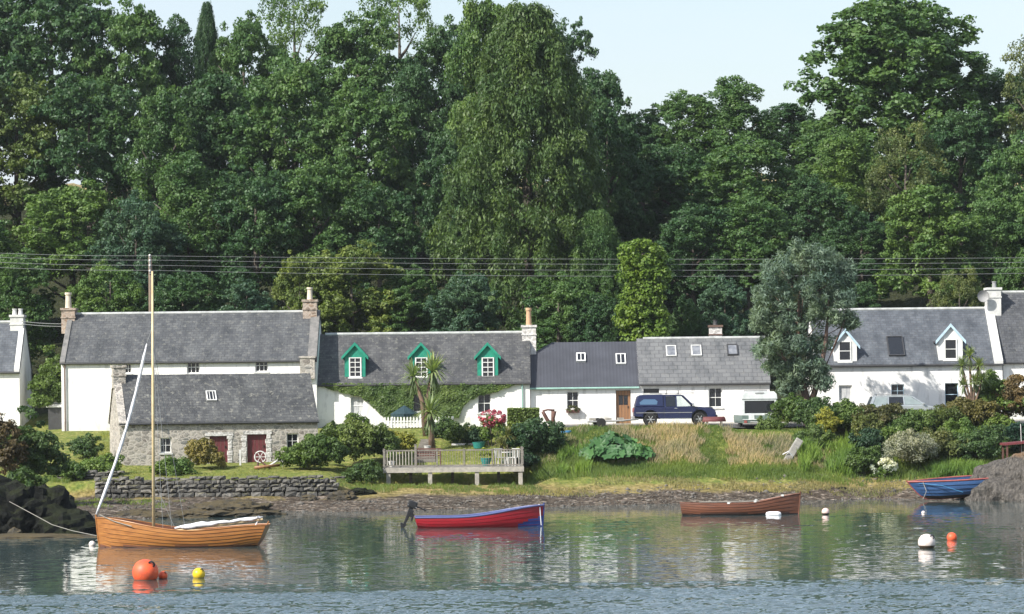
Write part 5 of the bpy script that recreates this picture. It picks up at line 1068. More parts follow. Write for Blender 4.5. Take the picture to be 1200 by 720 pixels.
# utility trailer / lobster creels
d = 171.6; x = W(718, 504, d)[0]; z0 = height(x, d, False); rt = thing('boat_trailer', 'grey metal boat trailer in the grass below the brown door', 'trailer', (x, d, z0), R(8)); mb = MB()
mb.tube([(-1.3, -.45, .30), (.6, -.5, .36), (1.5, 0, .42)], .045, 6); mb.tube([(-1.3, .45, .30), (.6, .5, .36), (1.5, 0, .42)], .045, 6)
for q in (-1.2, -.6, 0, .6): mb.tube([(q, -.47, .33), (q, .47, .33)], .04, 6)
mb.build('frame', 'ceramic_grey', rt); mb = MB()
for q in (-1.1, -.2, .5): mb.box(q - .16, q + .16, -.2, .2, .38, .52)
mb.build('rollers', 'pale_wood', rt)
for sy in (-1, 1): MB().lathe([(.1, -.08), (.24, -.08), (.26, -.04), (.26, .04), (.24, .08), (.1, .08)], 18, (-.7, sy * .62, .26), 'y').build('wheel', 'rubber', rt)
# red brown upturned tender by the pickup
def hullmesh(L, B, D, planks, sheer, keel, hb, rakeb=.1, raket=.05, lap=.012, nst=26, mats=None, mcol=None, thick=.03, pw=1.5, fullness=.55, seam_shade=.018):
    mb = MB(); ts = [i / (nst - 1) for i in range(nst)]
    def P(t, s, off=0):
        h_ = hb(t) * B / 2; z0, z1 = keel(t), sheer(t); y = max(.012, h_ * (math.sin(s * math.pi / 2) ** fullness) + off * min(1, h_ * 4)); z = z0 + (z1 - z0) * (s ** pw); x = -L / 2 + t * L - (rakeb * (1 - s) * max(0, t - .6) / .4) + (raket * (1 - s) * max(0, .4 - t) / .4); return x, y, z
    for sg in (-1, 1):
        for k in range(planks):
            s0, s1 = k / planks, (k + 1) / planks; vs = []
            for t in ts:
                a = P(t, s0, lap if k else 0); m_ = P(t, (s0 + s1) / 2, lap * .5); b_ = P(t, s1, 0); vs += [(a[0], sg * a[1], a[2]), (m_[0], sg * m_[1], m_[2]), (b_[0], sg * b_[1], b_[2])]
            for i in range(nst - 1):
                for j in (0, 1):
                    if j == 0 and k: w4 = [Vector(vs[i * 3]), Vector(vs[(i + 1) * 3]), Vector(vs[(i + 1) * 3]), Vector(vs[i * 3])]; dz_ = Vector((0, 0, -seam_shade)); mb.add([w4[0] + dz_ - Vector((0, sg * lap, 0)), w4[1] + dz_ - Vector((0, sg * lap, 0)), w4[1], w4[0]], [(0, 1, 2, 3) if sg < 0 else (3, 2, 1, 0)], 3)  # strip at each plank seam, the lap's shadow line put into its colour
                    q = (i * 3 + j, (i + 1) * 3 + j, (i + 1) * 3 + j + 1, i * 3 + j + 1); c = [sum(vs[w][e] for w in q) / 4 for e in range(3)]; mb.add([vs[w] for w in q], [(0, 1, 2, 3) if sg < 0 else (3, 2, 1, 0)], mcol(c, (s0 + s1) / 2, ts[i]) if mcol else 0)
        vs = []                                                # inside skin
        for t in ts:
            for s in np.linspace(0, 1, 7): a = P(t, s); vs.append((a[0] * .985, sg * max(.005, a[1] - thick), a[2] + (.05 if s < .2 else .0)))
        for i in range(nst - 1):
            for j in range(6): q = (i * 7 + j, (i + 1) * 7 + j, (i + 1) * 7 + j + 1, i * 7 + j + 1); mb.add([vs[w] for w in q], [(3, 2, 1, 0) if sg < 0 else (0, 1, 2, 3)], 1)
    return mb, P, ts
def gunwale(P, ts, sg, r_=.03): return [(P(t, 1)[0], sg * P(t, 1)[1], P(t, 1)[2] + .005) for t in ts]
def boat(name, label, L, B, loc, rz, sheer, keel, hb, mats, gun, planks=8, thwarts=(), thmat=None, transom=None, tm=None, stem=None, mcol=None, rakeb=.12, raket=.05, gr=.028, tilt=None, group='small boats in the bay', lap=.012, pw=1.5, seam_shade_col=None):
    r = thing(name, label, 'boat', loc, rz, group); mb, P, ts = hullmesh(L, B, 0, planks, sheer, keel, hb, rakeb, raket, mcol=mcol, lap=lap, pw=pw); mb.build('hull', (mats + mats[-1:])[:3] + ['dark_wood' if seam_shade_col is None else seam_shade_col], r, recalc=False)
    gm = MB()
    for sg in (-1, 1): gm.tube(gunwale(P, ts, sg), gr, 6)
    gm.build('gunwale', gun, r)
    if transom:
        n_ = 14; vs = [(P(0, s)[0] - .004, -P(0, s)[1], P(0, s)[2]) for s in np.linspace(1, 0, n_)] + [(P(0, s)[0] - .004, P(0, s)[1], P(0, s)[2]) for s in np.linspace(0, 1, n_)]; v2 = [(x + .045, y * .97, z) for x, y, z in vs]; k = len(vs); tm_ = MB(); tm_.add(vs + v2, [tuple(range(k)), tuple(range(k, 2 * k))[::-1]] + [(i, (i + 1) % k, k + (i + 1) % k, k + i) for i in range(k)]); tm_.build('transom', transom, r)
    st = MB(); st.tube([(P(1, s)[0] + .01, 0, P(1, s)[2]) for s in np.linspace(0, 1.06, 8)], .035, 6); st.tube([(P(t, 0)[0], 0, P(t, 0)[2] - .02) for t in ts], .03, 6); st.build('keel', stem or gun, r)
    for t in thwarts:
        z = keel(t) + (sheer(t) - keel(t)) * .72; x = -L / 2 + t * L; w = hb(t) * B / 2 * .93; MB().box(x - .11, x + .11, -w, w, z - .015, z + .015).build('thwart', thmat or gun, r)
    z = keel(.5) + .14; k = MB()
    for i in range(-2, 3): k.box(-L * .34, L * .26, i * .13 - .055, i * .13 + .055, z, z + .02)
    k.build('floorboards', thmat or gun, r); r_ = r
    if tilt: r.rotation_euler = (tilt[0], tilt[1], rz)
    return r, P
sm = lambda t, a, b_: (lambda u: u * u * (3 - 2 * u))(min(1, max(0, (t - a) / (b_ - a))))
hbf = lambda tr, e=2.0: (lambda t: (tr + (1 - tr) * math.sin(min(1, t / .45) * math.pi / 2)) if t < .45 else max(.0, 1 - ((t - .45) / .55) ** (e + .3)))
# varnished sailing boat, bow to the left
d = 119; S = SC(d); xb, _ = W(113, 640, d); xs, _ = W(316, 640, d); L = xs - xb; cx = (xb + xs) / 2
_, zw = W(214, 639, d)
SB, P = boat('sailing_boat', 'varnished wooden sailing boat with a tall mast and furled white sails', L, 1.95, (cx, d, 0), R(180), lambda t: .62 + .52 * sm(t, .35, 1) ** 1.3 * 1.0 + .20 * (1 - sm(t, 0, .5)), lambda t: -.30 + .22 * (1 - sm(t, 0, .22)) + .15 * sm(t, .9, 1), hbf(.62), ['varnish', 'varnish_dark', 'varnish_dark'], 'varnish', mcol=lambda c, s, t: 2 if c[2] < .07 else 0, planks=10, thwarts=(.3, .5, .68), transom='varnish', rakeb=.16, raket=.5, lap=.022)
SB.rotation_euler = (0, 0, R(176))
def bw(px, py, y=0):                      # photo point -> boat coordinates in its centre plane
    M_ = Matrix.Translation((cx, d, 0)) @ Matrix.Rotation(R(176), 4, 'Z'); n_ = (M_.to_3x3() @ Vector((0, 1, 0))); P0 = M_ @ Vector((0, y, 0)); return M_.inverted() @ hit(px, py, P0, n_)
mt = bw(179.5, 318); mf = bw(181, 618); MB().tube([mf + Vector((0, 0, -.5)), mf.lerp(mt, .5), mt], [.062, .058, .035], 10).build('mast', 'spar', SB, smooth=True)
a = bw(114, 603); b_ = bw(173, 403); pts = [a.lerp(b_, i / 14) + Vector((-.16, 0, -.05)) * math.sin(math.pi * i / 14) for i in range(15)]; mb = MB(); mb.tube(pts, [.04, .055] + [.060 + .010 * math.sin(i * 2.1) for i in range(11)] + [.055, .02], 8); mb.build('furled_jib', 'sail_white', SB, smooth=True)
mb = MB(); mb.tube([b_, bw(179, 385)], .012, 5)
for (p, y) in (((207, 617), .85), ((213, 617), -.85), ((197, 619), .9)): mb.tube([bw(*p) + Vector((0, y, 0)), bw(180, 400)], .008, 4)
mb.tube([bw(180, 560), bw(205, 617)], .008, 4); mb.build('rigging', 'wire', SB)
a = bw(206, 619); b_ = bw(309, 606.5); pts = [a.lerp(b_, i / 16) + Vector((0, .05, .02 * math.sin(i * 1.7))) for i in range(17)]; mb = MB(); mb.tube(pts, [.03, .05] + [.085 + .03 * math.sin(i * .5 + .5) + .012 * math.sin(i * 2.9) for i in range(13)] + [.04, .02], 9); mb.build('furled_mainsail', 'sail_white', SB, smooth=True)
mb = MB(); mb.tube([a + Vector((0, .02, -.10)), b_ + Vector((0, .02, -.07))], .04, 8); mb.build('boom', 'spar', SB)
mb = MB(); mb.tube([bw(305, 607), bw(300, 617)], .03, 6); mb.tube([bw(303, 606) + Vector((0, .3, 0)), bw(303, 606) + Vector((0, -.3, 0))], .03, 6); mb.build('boom_crutch', 'sail_white', SB)
a = bw(116, 604); b_ = bw(160, 616); MB().tube([a + Vector((-.1, .15, .02)), a.lerp(b_, .5) + Vector((0, .5, -.02)), b_ + Vector((0, .8, .0))], .018, 5).build('bow_line', 'rope', SB)
mb = MB(); mb.tube([bw(316, 611), bw(304, 636)], .03, 6); pr = mb.build('rudder', 'varnish', SB)
mb = MB(); mb.tube([(-1.8, -.42, .62), (1.2, -.5, .60)], .025, 6); mb.tube([(-1.7, .42, .62), (1.3, .5, .60)], .025, 6); mb.build('oars', 'spar', SB)

# red and blue boat with outboard, bow right
d = 133; S = SC(d); x0, _ = W(487, 615, d); x1, _ = W(638.5, 615, d); L = x1 - x0; cx = (x0 + x1) / 2
sh2 = lambda t: .46 + .46 * sm(t, .30, 1.05) ** 1.1
def mc(c, s, t): return 2 if (c[2] < .62 - (1.02 - t) * 2.3) else 0
RB_, P = boat('motor_boat', 'red and blue open boat with a black outboard motor', L, 1.75, (cx, d, .0), R(3), sh2, lambda t: -.22 + .1 * (1 - sm(t, 0, .1)), hbf(.8), ['boat_red', 'boat_blue_inside', 'boat_blue'], 'boat_rail', planks=7, thwarts=(.22, .48, .72), thmat='boat_blue_inside', transom='boat_red', mcol=mc, rakeb=.10, raket=.22, stem='boat_blue', gr=.04, seam_shade_col='boat_red')
MB().tube([(L / 2 - .2, 0, sh2(.96) + .05), (L / 2 - .17, -.12, sh2(.96) - .1), (L / 2 - .12, -.10, .05)], .022, 5).build('painter_rope', 'sail_white', RB_)
om = thing('outboard_motor', None, None, (-L / 2 - .14, 0, .84)); om.parent = RB_; om.rotation_euler = (0, R(20), 0)
for k in ('label', 'category'):
    if k in om: del om[k]
mb = MB().box(-.22, .20, -.14, .14, .02, .33); mb.build('cowling', 'black_plastic', om, bevel=.07)
MB().prism([(-.10, .03), (.08, .03), (.0, -.75), (-.11, -.75)], -.05, .05, 'y').build('drive_leg', 'black_plastic', om, bevel=.02)
MB().prism([(-.24, -.72), (.06, -.72), (.0, -.84), (-.10, -1.0), (-.20, -.86)], -.05, .05, 'y').build('gearcase', 'black_plastic', om, bevel=.02)
mb = MB().tube([(.1, 0, .15), (.62, .02, .13)], [.03, .025], 8); mb.box(-.02, .14, -.16, .16, -.22, -.05); mb.build('tiller', 'black_plastic', om); MB().box(-.02, .22, -.12, .12, -.36, -.20).box(.14, .22, -.10, .10, -.5, -.2).build('clamp_bracket', 'black_plastic', om); MB().box(-.205, .205, -.134, .134, .10, .125).build('trim_band', 'ceramic_grey', om)
mb = MB()
for k in range(3): a = k * 2.094; mb.prism([(0, 0), (.12 * math.cos(a), .12 * math.sin(a)), (.12 * math.cos(a + .5), .12 * math.sin(a + .5))], -.34, -.32, 'x')
mb.v = [(x, y, z - .86) for x, y, z in mb.v]; mb.build('propeller', 'black_plastic', om)

# brown rowing boat, bow right
d = 143; x0, _ = W(798, 600, d); x1, _ = W(938.5, 600, d); L = x1 - x0; cx = (x0 + x1) / 2
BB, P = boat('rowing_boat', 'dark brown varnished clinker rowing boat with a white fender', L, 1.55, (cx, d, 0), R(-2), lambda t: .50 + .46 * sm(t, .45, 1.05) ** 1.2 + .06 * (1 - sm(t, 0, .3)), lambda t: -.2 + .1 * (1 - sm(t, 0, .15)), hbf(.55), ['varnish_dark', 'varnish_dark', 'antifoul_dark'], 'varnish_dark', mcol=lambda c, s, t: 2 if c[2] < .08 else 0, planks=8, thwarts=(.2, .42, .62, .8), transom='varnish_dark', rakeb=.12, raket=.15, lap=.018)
mb = MB()
for t, sg in ((.40, -1), (.62, -1), (.42, 1), (.64, 1), (.85, -1)): p = P(t, 1); mb.box(p[0] - .06, p[0] + .06, sg * p[1] - .03, sg * p[1] + .03, p[2] + .03, p[2] + .11)
mb.build('rowlocks', 'off_white', BB); MB().tube([(-1.9, -.30, .60), (.9, -.34, .62)], .025, 6).tube([(-1.9, .22, .60), (.9, .30, .62)], .025, 6).build('oars', 'grey_wood', BB)
x = W(907, 601, 142)[0]; mb = MB().lathe([(.02, -.36), (.10, -.32), (.13, -.2), (.13, .2), (.10, .32), (.02, .36)], 14, (0, 0, 0), 'x'); tag(mb.build('boat_fender', 'sail_white', smooth=True, loc=(x, 141.8, .05)), 'white sausage fender floating beside the brown rowing boat', 'fender')

# blue boat drawn up on the beach, bow left
d = 157.5; x0, _ = W(1067, 570, d); L = 6.3; cx = x0 + L / 2 * math.cos(R(14)); z0 = .12
GB, P = boat('beached_boat', 'blue clinker boat with a red gunwale drawn up on the beach', L, 1.7, (cx, d + .2, z0 + .08), R(180 + 6), lambda t: .94 + .04 * sm(t, .4, 1), lambda t: .0 + .04 * sm(t, .8, 1), hbf(.7), ['hull_blue', 'hull_blue', 'antifoul_dark'], 'faded_red', planks=6, thwarts=(.3, .6), transom='hull_blue', rakeb=.95, seam_shade_col='antifoul_dark', lap=.035, stem='faded_red', mcol=lambda c, s, t: 2 if s < .34 else 0, tilt=(R(-4), R(3.5)), gr=.045)
MB().tube([(L / 2 - .5, .3, .9), (L / 2 - 1.6, .8, .75), (L / 2 - 2.6, 1.0, .35)], .018, 5).build('mooring_line', 'sky_blue_plastic', GB); MB().tube([(L / 2 - .7, .4, .95), (L / 2 - .8, .62, .5), (L / 2 - .6, .6, .1)], .018, 5).build('bow_rope', 'rope', GB)
# boat behind the mound with a wooden canopy
d = 163; x0, _ = W(1180, 540, d); _, zc = W(1190, 520, d); z0 = .75
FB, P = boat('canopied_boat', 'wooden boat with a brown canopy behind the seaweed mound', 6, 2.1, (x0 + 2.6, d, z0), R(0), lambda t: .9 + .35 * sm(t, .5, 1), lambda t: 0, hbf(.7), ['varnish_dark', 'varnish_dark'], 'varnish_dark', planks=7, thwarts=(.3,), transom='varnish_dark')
hz = zc - z0; mb = MB(); mb.prism([(-2.8, hz - .08), (-2.8, hz + .03), (.8, hz + .32), (.8, hz + .2)], -.8, .8, 'y'); mb.build('canopy', 'maroon_door', FB)
for x_ in (-2.65, -1.7, .6):
    for y_ in (-.7, .7): MB().box(x_ - .05, x_ + .05, y_ - .04, y_ + .04, .7, hz + .08 * (x_ + 2.8) - .08).build('post', 'dark_wood', FB)
MB().box(-2.7, -1.6, -.76, -.70, hz - .95, hz - .83).build('side_rail', 'dark_wood', FB)
p0 = W(1197, 497, d); MB().tube([(W(1199, 540, d)[0] - x0 - 2.6, 0, .8), (p0[0] - x0 - 2.6, 0, p0[1] - z0)], .022, 6).build('flag_staff', 'off_white', FB)
# upturned small boat beside the pickup
d = 173; x = W(838, 498, d)[0]; z0 = height(x, d, False); rt = thing('upturned_dinghy', 'small maroon dinghy lying upside down on trestles before the pickup bonnet', 'dinghy', (x, d, z0), 0); mb, P, ts = hullmesh(1.35, .8, 0, 5, lambda t: .28, lambda t: 0, hbf(.7)); mb.v = [(a, b_, .55 - c) for a, b_, c in mb.v]; mb.build('hull', ['maroon_door', 'dark_wood', 'dark_wood', 'dark_wood'], rt, recalc=False)
for x_ in (-.4, .4): MB().box(x_ - .05, x_ + .05, -.3, .3, 0, .27).build('trestle', 'grey_wood', rt)

# ------------------------------------------------------------------ buoys
def buoy(px, py, rpx, mat, label, sink=.25, ring=True, band='weed_band', name='mooring_buoy', cat='buoy', rz=0):
    a, b_ = ray(px, py + rpx * (1 - 2 * sink)); d = -HC / b_; r_ = rpx / SC(d); x = a * d; z = r_ * (1 - 2 * sink); rt = thing(name, label, cat, (x, d, z), rz, 'mooring buoys on the water')
    prof = [(r_ * math.sin(t), -r_ * math.cos(t)) for t in np.linspace(.05, math.pi - .05, 16)]; MB().lathe(prof, 24).build('float', mat, rt, smooth=True)
    if ring:
        e = MB(); e.tube([(r_ * .22 * math.cos(t), 0, r_ * 1.05 + r_ * .2 * math.sin(t)) for t in np.linspace(-.5, 3.64, 10)], r_ * .08, 6); e.build('ring', 'black_plastic', rt).rotation_euler = (R(35), R(40), 0)
    if band: MB().lathe([(r_ * 1.005 * math.sin(t), -r_ * 1.005 * math.cos(t)) for t in np.linspace(.78, 1.02 if sink > .19 else 1.25, 5)], 24).build('weed_line', band, rt, smooth=True)
    return rt
buoy(171.5, 671, 15.5, 'buoy_orange', 'big round orange buoy floating before the sailing boat', .22); buoy(192, 675, 5.5, 'buoy_orange', 'small orange float tied to the big orange buoy', .2)
buoy(234, 673, 7.5, 'buoy_yellow', 'yellow buoy right of the big orange buoy', .2); buoy(1087, 636, 10.2, 'buoy_white', 'large whitish buoy with a dark weed line at the right', .18, band='weed_band')
buoy(1116.5, 630, 6, 'buoy_orange', 'small orange-red buoy right of the large whitish buoy', .25, ring=False); buoy(968.5, 600, 4.6, 'buoy_pink', 'small pale pink buoy right of the rowing boat bow', .15, ring=False)
buoy(1083, 601, 2.2, 'buoy_white', 'tiny white float before the beached blue boat', .3, ring=False); buoy(109, 638, 4.0, 'buoy_white', 'little white float beside the sailing boat bow', .3, ring=False)
# mooring rope from the rock
a = W(12, 588, 130); pts = [(a[0], 130, a[1])]
for px, py, dd in ((40, 603, 128), (62, 615, 126), (85, 622, 123.5), (104, 626, 121.5), (114, 628, 119.5)): q = W(px, py, dd); pts.append((q[0], dd, max(.02, q[1])))
tag(MB().tube(pts, .014, 6).build('mooring_rope', 'rope', smooth=True), 'pale mooring rope sagging from the dark rock to the sailing boat bow', 'rope')

# ------------------------------------------------------------------ vehicles
def wheel(parent, x, y, r_, w=.22, side=-1):
    wl = bpy.data.objects.new('wheel', None); C.objects.link(wl); wl.parent = parent; wl.location = (x, y, r_)
    MB().lathe([(r_ * .6, -w / 2), (r_ * .93, -w / 2), (r_, -w * .3), (r_, w * .3), (r_ * .93, w / 2), (r_ * .6, w / 2)], 28, (0, 0, 0), 'y').build('tyre', 'rubber', wl)
    mb = MB(); s_ = side * w * .5; mb.lathe([(r_ * .62, -w * .3), (r_ * .62, w * .3)], 24, (0, 0, 0), 'y', 1)
    for i in range(6): a = i * math.pi / 3; mb.prism([(math.cos(a - .25) * r_ * .1, math.sin(a - .25) * r_ * .1), (math.cos(a - .12) * r_ * .6, math.sin(a - .12) * r_ * .6), (math.cos(a + .12) * r_ * .6, math.sin(a + .12) * r_ * .6), (math.cos(a + .25) * r_ * .1, math.sin(a + .25) * r_ * .1)], s_ * .7, s_ * 1.02, 'y')
    mb.lathe([(r_ * .62, s_ * .6), (r_ * .62, s_ * 1.0), (r_ * .54, s_ * 1.0), (r_ * .54, s_ * .6)], 24, (0, 0, 0), 'y'); mb.lathe([(.01, s_ * 1.08), (r_ * .16, s_ * 1.05), (r_ * .16, s_ * .7)], 12, (0, 0, 0), 'y'); mb.build('rim', ['alloy', 'rubber'], wl)
def arch(cx_, r_, z0, n_=9): return [(cx_ + r_ * math.cos(t), z0 + r_ * math.sin(t)) for t in np.linspace(math.pi, 0, n_)]
def shell(parent, prof, hw, zb, tumble, mat, name='body', bevel=.03):
    n_ = len(prof); Y = lambda z: hw - max(0, z - zb) * tumble; vs = [(x, -Y(z), z) for x, z in prof] + [(x, Y(z), z) for x, z in prof]
    mb = MB(); mb.add(vs, [tuple(range(n_))[::-1], tuple(range(n_, 2 * n_))] + [(i, (i + 1) % n_, n_ + (i + 1) % n_, n_ + i) for i in range(n_)]); return mb.build(name, mat, parent, bevel=bevel)
d = 176.0; xc, _ = W(790.5, 490, d); z0 = height(xc, d, False) + .03; car = thing('pickup_truck', 'dark blue pickup with a hard rear canopy and ladder rack parked before the white cottages', 'pickup', (xc, d, z0))
hl = 2.3; wr = .37; xr, xf = -1.36, 1.44
prof = [(-hl, .55)] + arch(xr, .46, .42) + arch(xf, .46, .42) + [(2.22, .42), (2.36, .5), (2.38, .72), (2.30, .92), (1.95, 1.02), (1.12, 1.10), (-hl + .02, 1.08), (-hl - .02, .8)]
prof = [(-hl, .55), (xr - .47, .5)] + arch(xr, .45, .45) + [(xr + .47, .42), (xf - .47, .42)] + arch(xf, .45, .45) + prof[-8:]
shell(car, prof, .87, 1.2, 0, 'navy_paint', bevel=.035)
MB().box(-2.2, 2.2, -.68, .68, .40, 1.04).build('chassis', 'black_plastic', car)
# hard canopy over the bed
shell(car, [(-2.27, 1.09), (-.62, 1.09), (-.62, 1.79), (-1.9, 1.77), (-2.10, 1.68)], .85, 1.1, .16, 'navy_paint', 'canopy', .05)
# cab: roof, pillars, panes
mb = MB(); Y = lambda z: .85 - (z - 1.1) * .2
mb.prism([(-.60, 1.70), (-.60, 1.775), (.40, 1.775), (.55, 1.72), (.50, 1.69)], -.735, .735, 'y')
for sg in (-1, 1):
    for (xa, xb2, xa2, xb3) in ((-.60, -.48, -.60, -.50), (.08, .16, .06, .13), (1.08, 1.18, .44, .54)):
        vs = [(xa, sg * Y(1.09), 1.09), (xb2, sg * Y(1.09), 1.09), (xb3, sg * Y(1.72), 1.72), (xa2, sg * Y(1.72), 1.72)]; v2 = [(x, y - sg * .05, z) for x, y, z in vs]; mb.add(vs + v2, [(0, 1, 2, 3), (7, 6, 5, 4), (0, 4, 5, 1), (1, 5, 6, 2), (2, 6, 7, 3), (3, 7, 4, 0)])
cab = mb.build('cab', 'navy_paint', car)
def pane(name, pts, mat, parent, t=.012): # quad side pane, pts (x,z)
    for sg in (-1, 1):
        vs = [(x, sg * (Y(z) - .02), z) for x, z in pts]; v2 = [(x, y - sg * t, z) for x, y, z in vs]; k = len(vs); mb = MB(); mb.add(vs + v2, [tuple(range(k)), tuple(range(k, 2 * k))[::-1]] + [(i, (i + 1) % k, k + (i + 1) % k, k + i) for i in range(k)]); mb.build(name, mat, parent)
pane('side_window', [(-.47, 1.1), (.08, 1.1), (.06, 1.69), (-.49, 1.69)], 'glass', cab); pane('side_window', [(.16, 1.1), (1.07, 1.1), (.43, 1.69), (.14, 1.69)], 'clear_glass', cab)
mb = MB(); mb.add([(1.16, -.8, 1.1), (1.16, .8, 1.1), (.53, .7, 1.70), (.53, -.7, 1.70), (1.14, -.8, 1.1), (1.14, .8, 1.1), (.51, .7, 1.70), (.51, -.7, 1.70)], [(0, 1, 2, 3), (7, 6, 5, 4), (0, 4, 5, 1), (2, 6, 7, 3), (0, 3, 7, 4), (1, 5, 6, 2)]); mb.build('windscreen', 'glass', cab)
MB().box(-.12, .12, -.62, -.22, 1.0, 1.35).build('seat', 'black_plastic', cab, bevel=.04)
for sg in (-1, 1):
    f = lambda z: sg * (.85 - (z - 1.1) * .16 + .006); mb = MB(); vs = [(-1.95, f(1.22), 1.22), (-1.0, f(1.22), 1.22), (-.95, f(1.4), 1.4), (-1.1, f(1.52), 1.52), (-1.75, f(1.52), 1.52), (-1.98, f(1.35), 1.35)]; v2 = [(x, y - sg * .02, z) for x, y, z in vs]; mb.add(vs + v2, [tuple(range(6)), tuple(range(6, 12))[::-1]] + [(i, (i + 1) % 6, 6 + (i + 1) % 6, 6 + i) for i in range(6)]); mb.build('canopy_window', 'blue_reflection', car)
    MB().box(-.58, -.566, sg * .873, sg * .876, .55, 1.08).box(.27, .285, sg * .873, sg * .876, .55, 1.08).box(1.0, 1.015, sg * .873, sg * .876, .5, 1.08).build('door_seam', 'black_plastic', car)
    MB().box(.0, .16, sg * .872, sg * .885, .98, 1.01).build('door_handle', 'chrome', car); MB().box(1.02, 1.14, sg * .88, sg * 1.04, 1.10, 1.27).build('wing_mirror', 'chrome', car, bevel=.02)
    MB().box(2.22, 2.35, sg * .55, sg * .84, .76, .90).build('headlight', 'chrome', car, bevel=.02); MB().box(-2.335, -2.28, sg * .62, sg * .84, .78, 1.02).build('tail_light', 'faded_red', car)
    MB().box(-.82, .92, sg * .80, sg * .96, .38, .43).build('side_step', 'chrome', car); MB().box(-2.2, 1.0, sg * .872, sg * .882, .74, .77).build('trim_strip', 'ceramic_grey', car)
MB().box(2.30, 2.46, -.82, .82, .40, .60).build('front_bumper', 'black_plastic', car, bevel=.03); MB().box(-2.42, -2.26, -.78, .78, .42, .56).build('rear_bumper', 'ceramic_grey', car, bevel=.03)
mb = MB()
for x_ in (-.42, .25): mb.box(x_ - .03, x_ + .03, -.66, .66, 1.80, 1.83); mb.box(x_ - .015, x_ + .015, -.65, -.62, 1.83, 2.02)
mb.build('roof_rack', 'black_plastic', car); mb = MB()
for y_ in (-.35, -.05): mb.box(-1.35, 1.15, y_ - .02, y_ + .02, 1.835, 1.88)
for i in range(8): mb.box(-1.2 + i * .3, -1.17 + i * .3, -.329, -.071, 1.845, 1.87)
tag(mb.build('ladder', 'ceramic_grey', loc=(xc, d, z0)), 'grey ladder lying on the roof rack of the blue pickup', 'ladder')
for x_ in (xr, xf):
    for sg in (-1, 1): wheel(car, x_, sg * .80, wr, side=sg)
# silver estate car
d = 176.5; xc, _ = W(1064, 475, d); z0 = height(xc, d, False) + .03; car = thing('estate_car', 'pale silver estate car half hidden behind the shrubs of the dormered house', 'car', (xc - .1, d, z0 + .12)); hl = 2.15; xr, xf = -1.3, 1.3
prof = [(-hl, .4), (xr - .4, .25)] + arch(xr, .36, .3) + [(xr + .4, .22), (xf - .4, .22)] + arch(xf, .36, .3) + [(2.1, .28), (2.2, .42), (2.18, .6), (1.9, .74), (1.0, .93), (-hl, .95), (-hl - .05, .65)]
shell(car, prof, .84, 1.0, 0, 'silver_paint', bevel=.05); Y = lambda z: .82 - (z - .94) * .28
mb = MB(); mb.prism([(-1.95, 1.42), (-1.7, 1.475), (-.2, 1.50), (.35, 1.44), (.3, 1.40), (-1.8, 1.38)], -.67, .67, 'y')
for sg in (-1, 1):
    for (a1, a2, c1, c2) in ((-2.14, -1.98, -1.95, -1.78), (-1.12, -1.04, -1.1, -1.03), (-.20, -.12, -.22, -.15), (.98, 1.08, .25, .35)):
        vs = [(a1, sg * Y(.94), .94), (a2, sg * Y(.94), .94), (c2, sg * Y(1.42), 1.42), (c1, sg * Y(1.42), 1.42)]; v2 = [(x, y - sg * .05, z) for x, y, z in vs]; mb.add(vs + v2, [(0, 1, 2, 3), (7, 6, 5, 4), (0, 4, 5, 1), (1, 5, 6, 2), (2, 6, 7, 3), (3, 7, 4, 0)])
cab = mb.build('cabin', 'silver_paint', car)
pane('side_window', [(-1.97, .95), (-1.13, .95), (-1.11, 1.39), (-1.77, 1.39)], 'pale_tint', cab); pane('side_window', [(-1.03, .95), (-.21, .95), (-.23, 1.40), (-1.02, 1.40)], 'glass', cab); pane('side_window', [(-.11, .95), (.96, .95), (.24, 1.40), (-.14, 1.40)], 'pale_tint', cab)
mb = MB(); mb.add([(1.06, -.78, .95), (1.06, .78, .95), (.34, .66, 1.43), (.34, -.66, 1.43), (1.04, -.78, .95), (1.04, .78, .95), (.32, .66, 1.43), (.32, -.66, 1.43)], [(0, 1, 2, 3), (7, 6, 5, 4), (0, 4, 5, 1), (2, 6, 7, 3), (0, 3, 7, 4), (1, 5, 6, 2)]); mb.build('windscreen', 'glass', cab)
for sg in (-1, 1): MB().box(-1.7, .1, sg * .6 - .015, sg * .6 + .015, 1.52, 1.545).box(-1.6, -1.57, sg * .6 - .01, sg * .6 + .01, 1.46, 1.52).box(-.1, -.07, sg * .6 - .01, sg * .6 + .01, 1.47, 1.52).build('roof_rail', 'ceramic_grey', car); MB().box(.88, 1.0, sg * .84, sg * .98, .95, 1.06).build('wing_mirror', 'silver_paint', car, bevel=.02)
for x_ in (xr, xf):
    for sg in (-1, 1): wheel(car, x_, sg * .76, .31, side=sg)
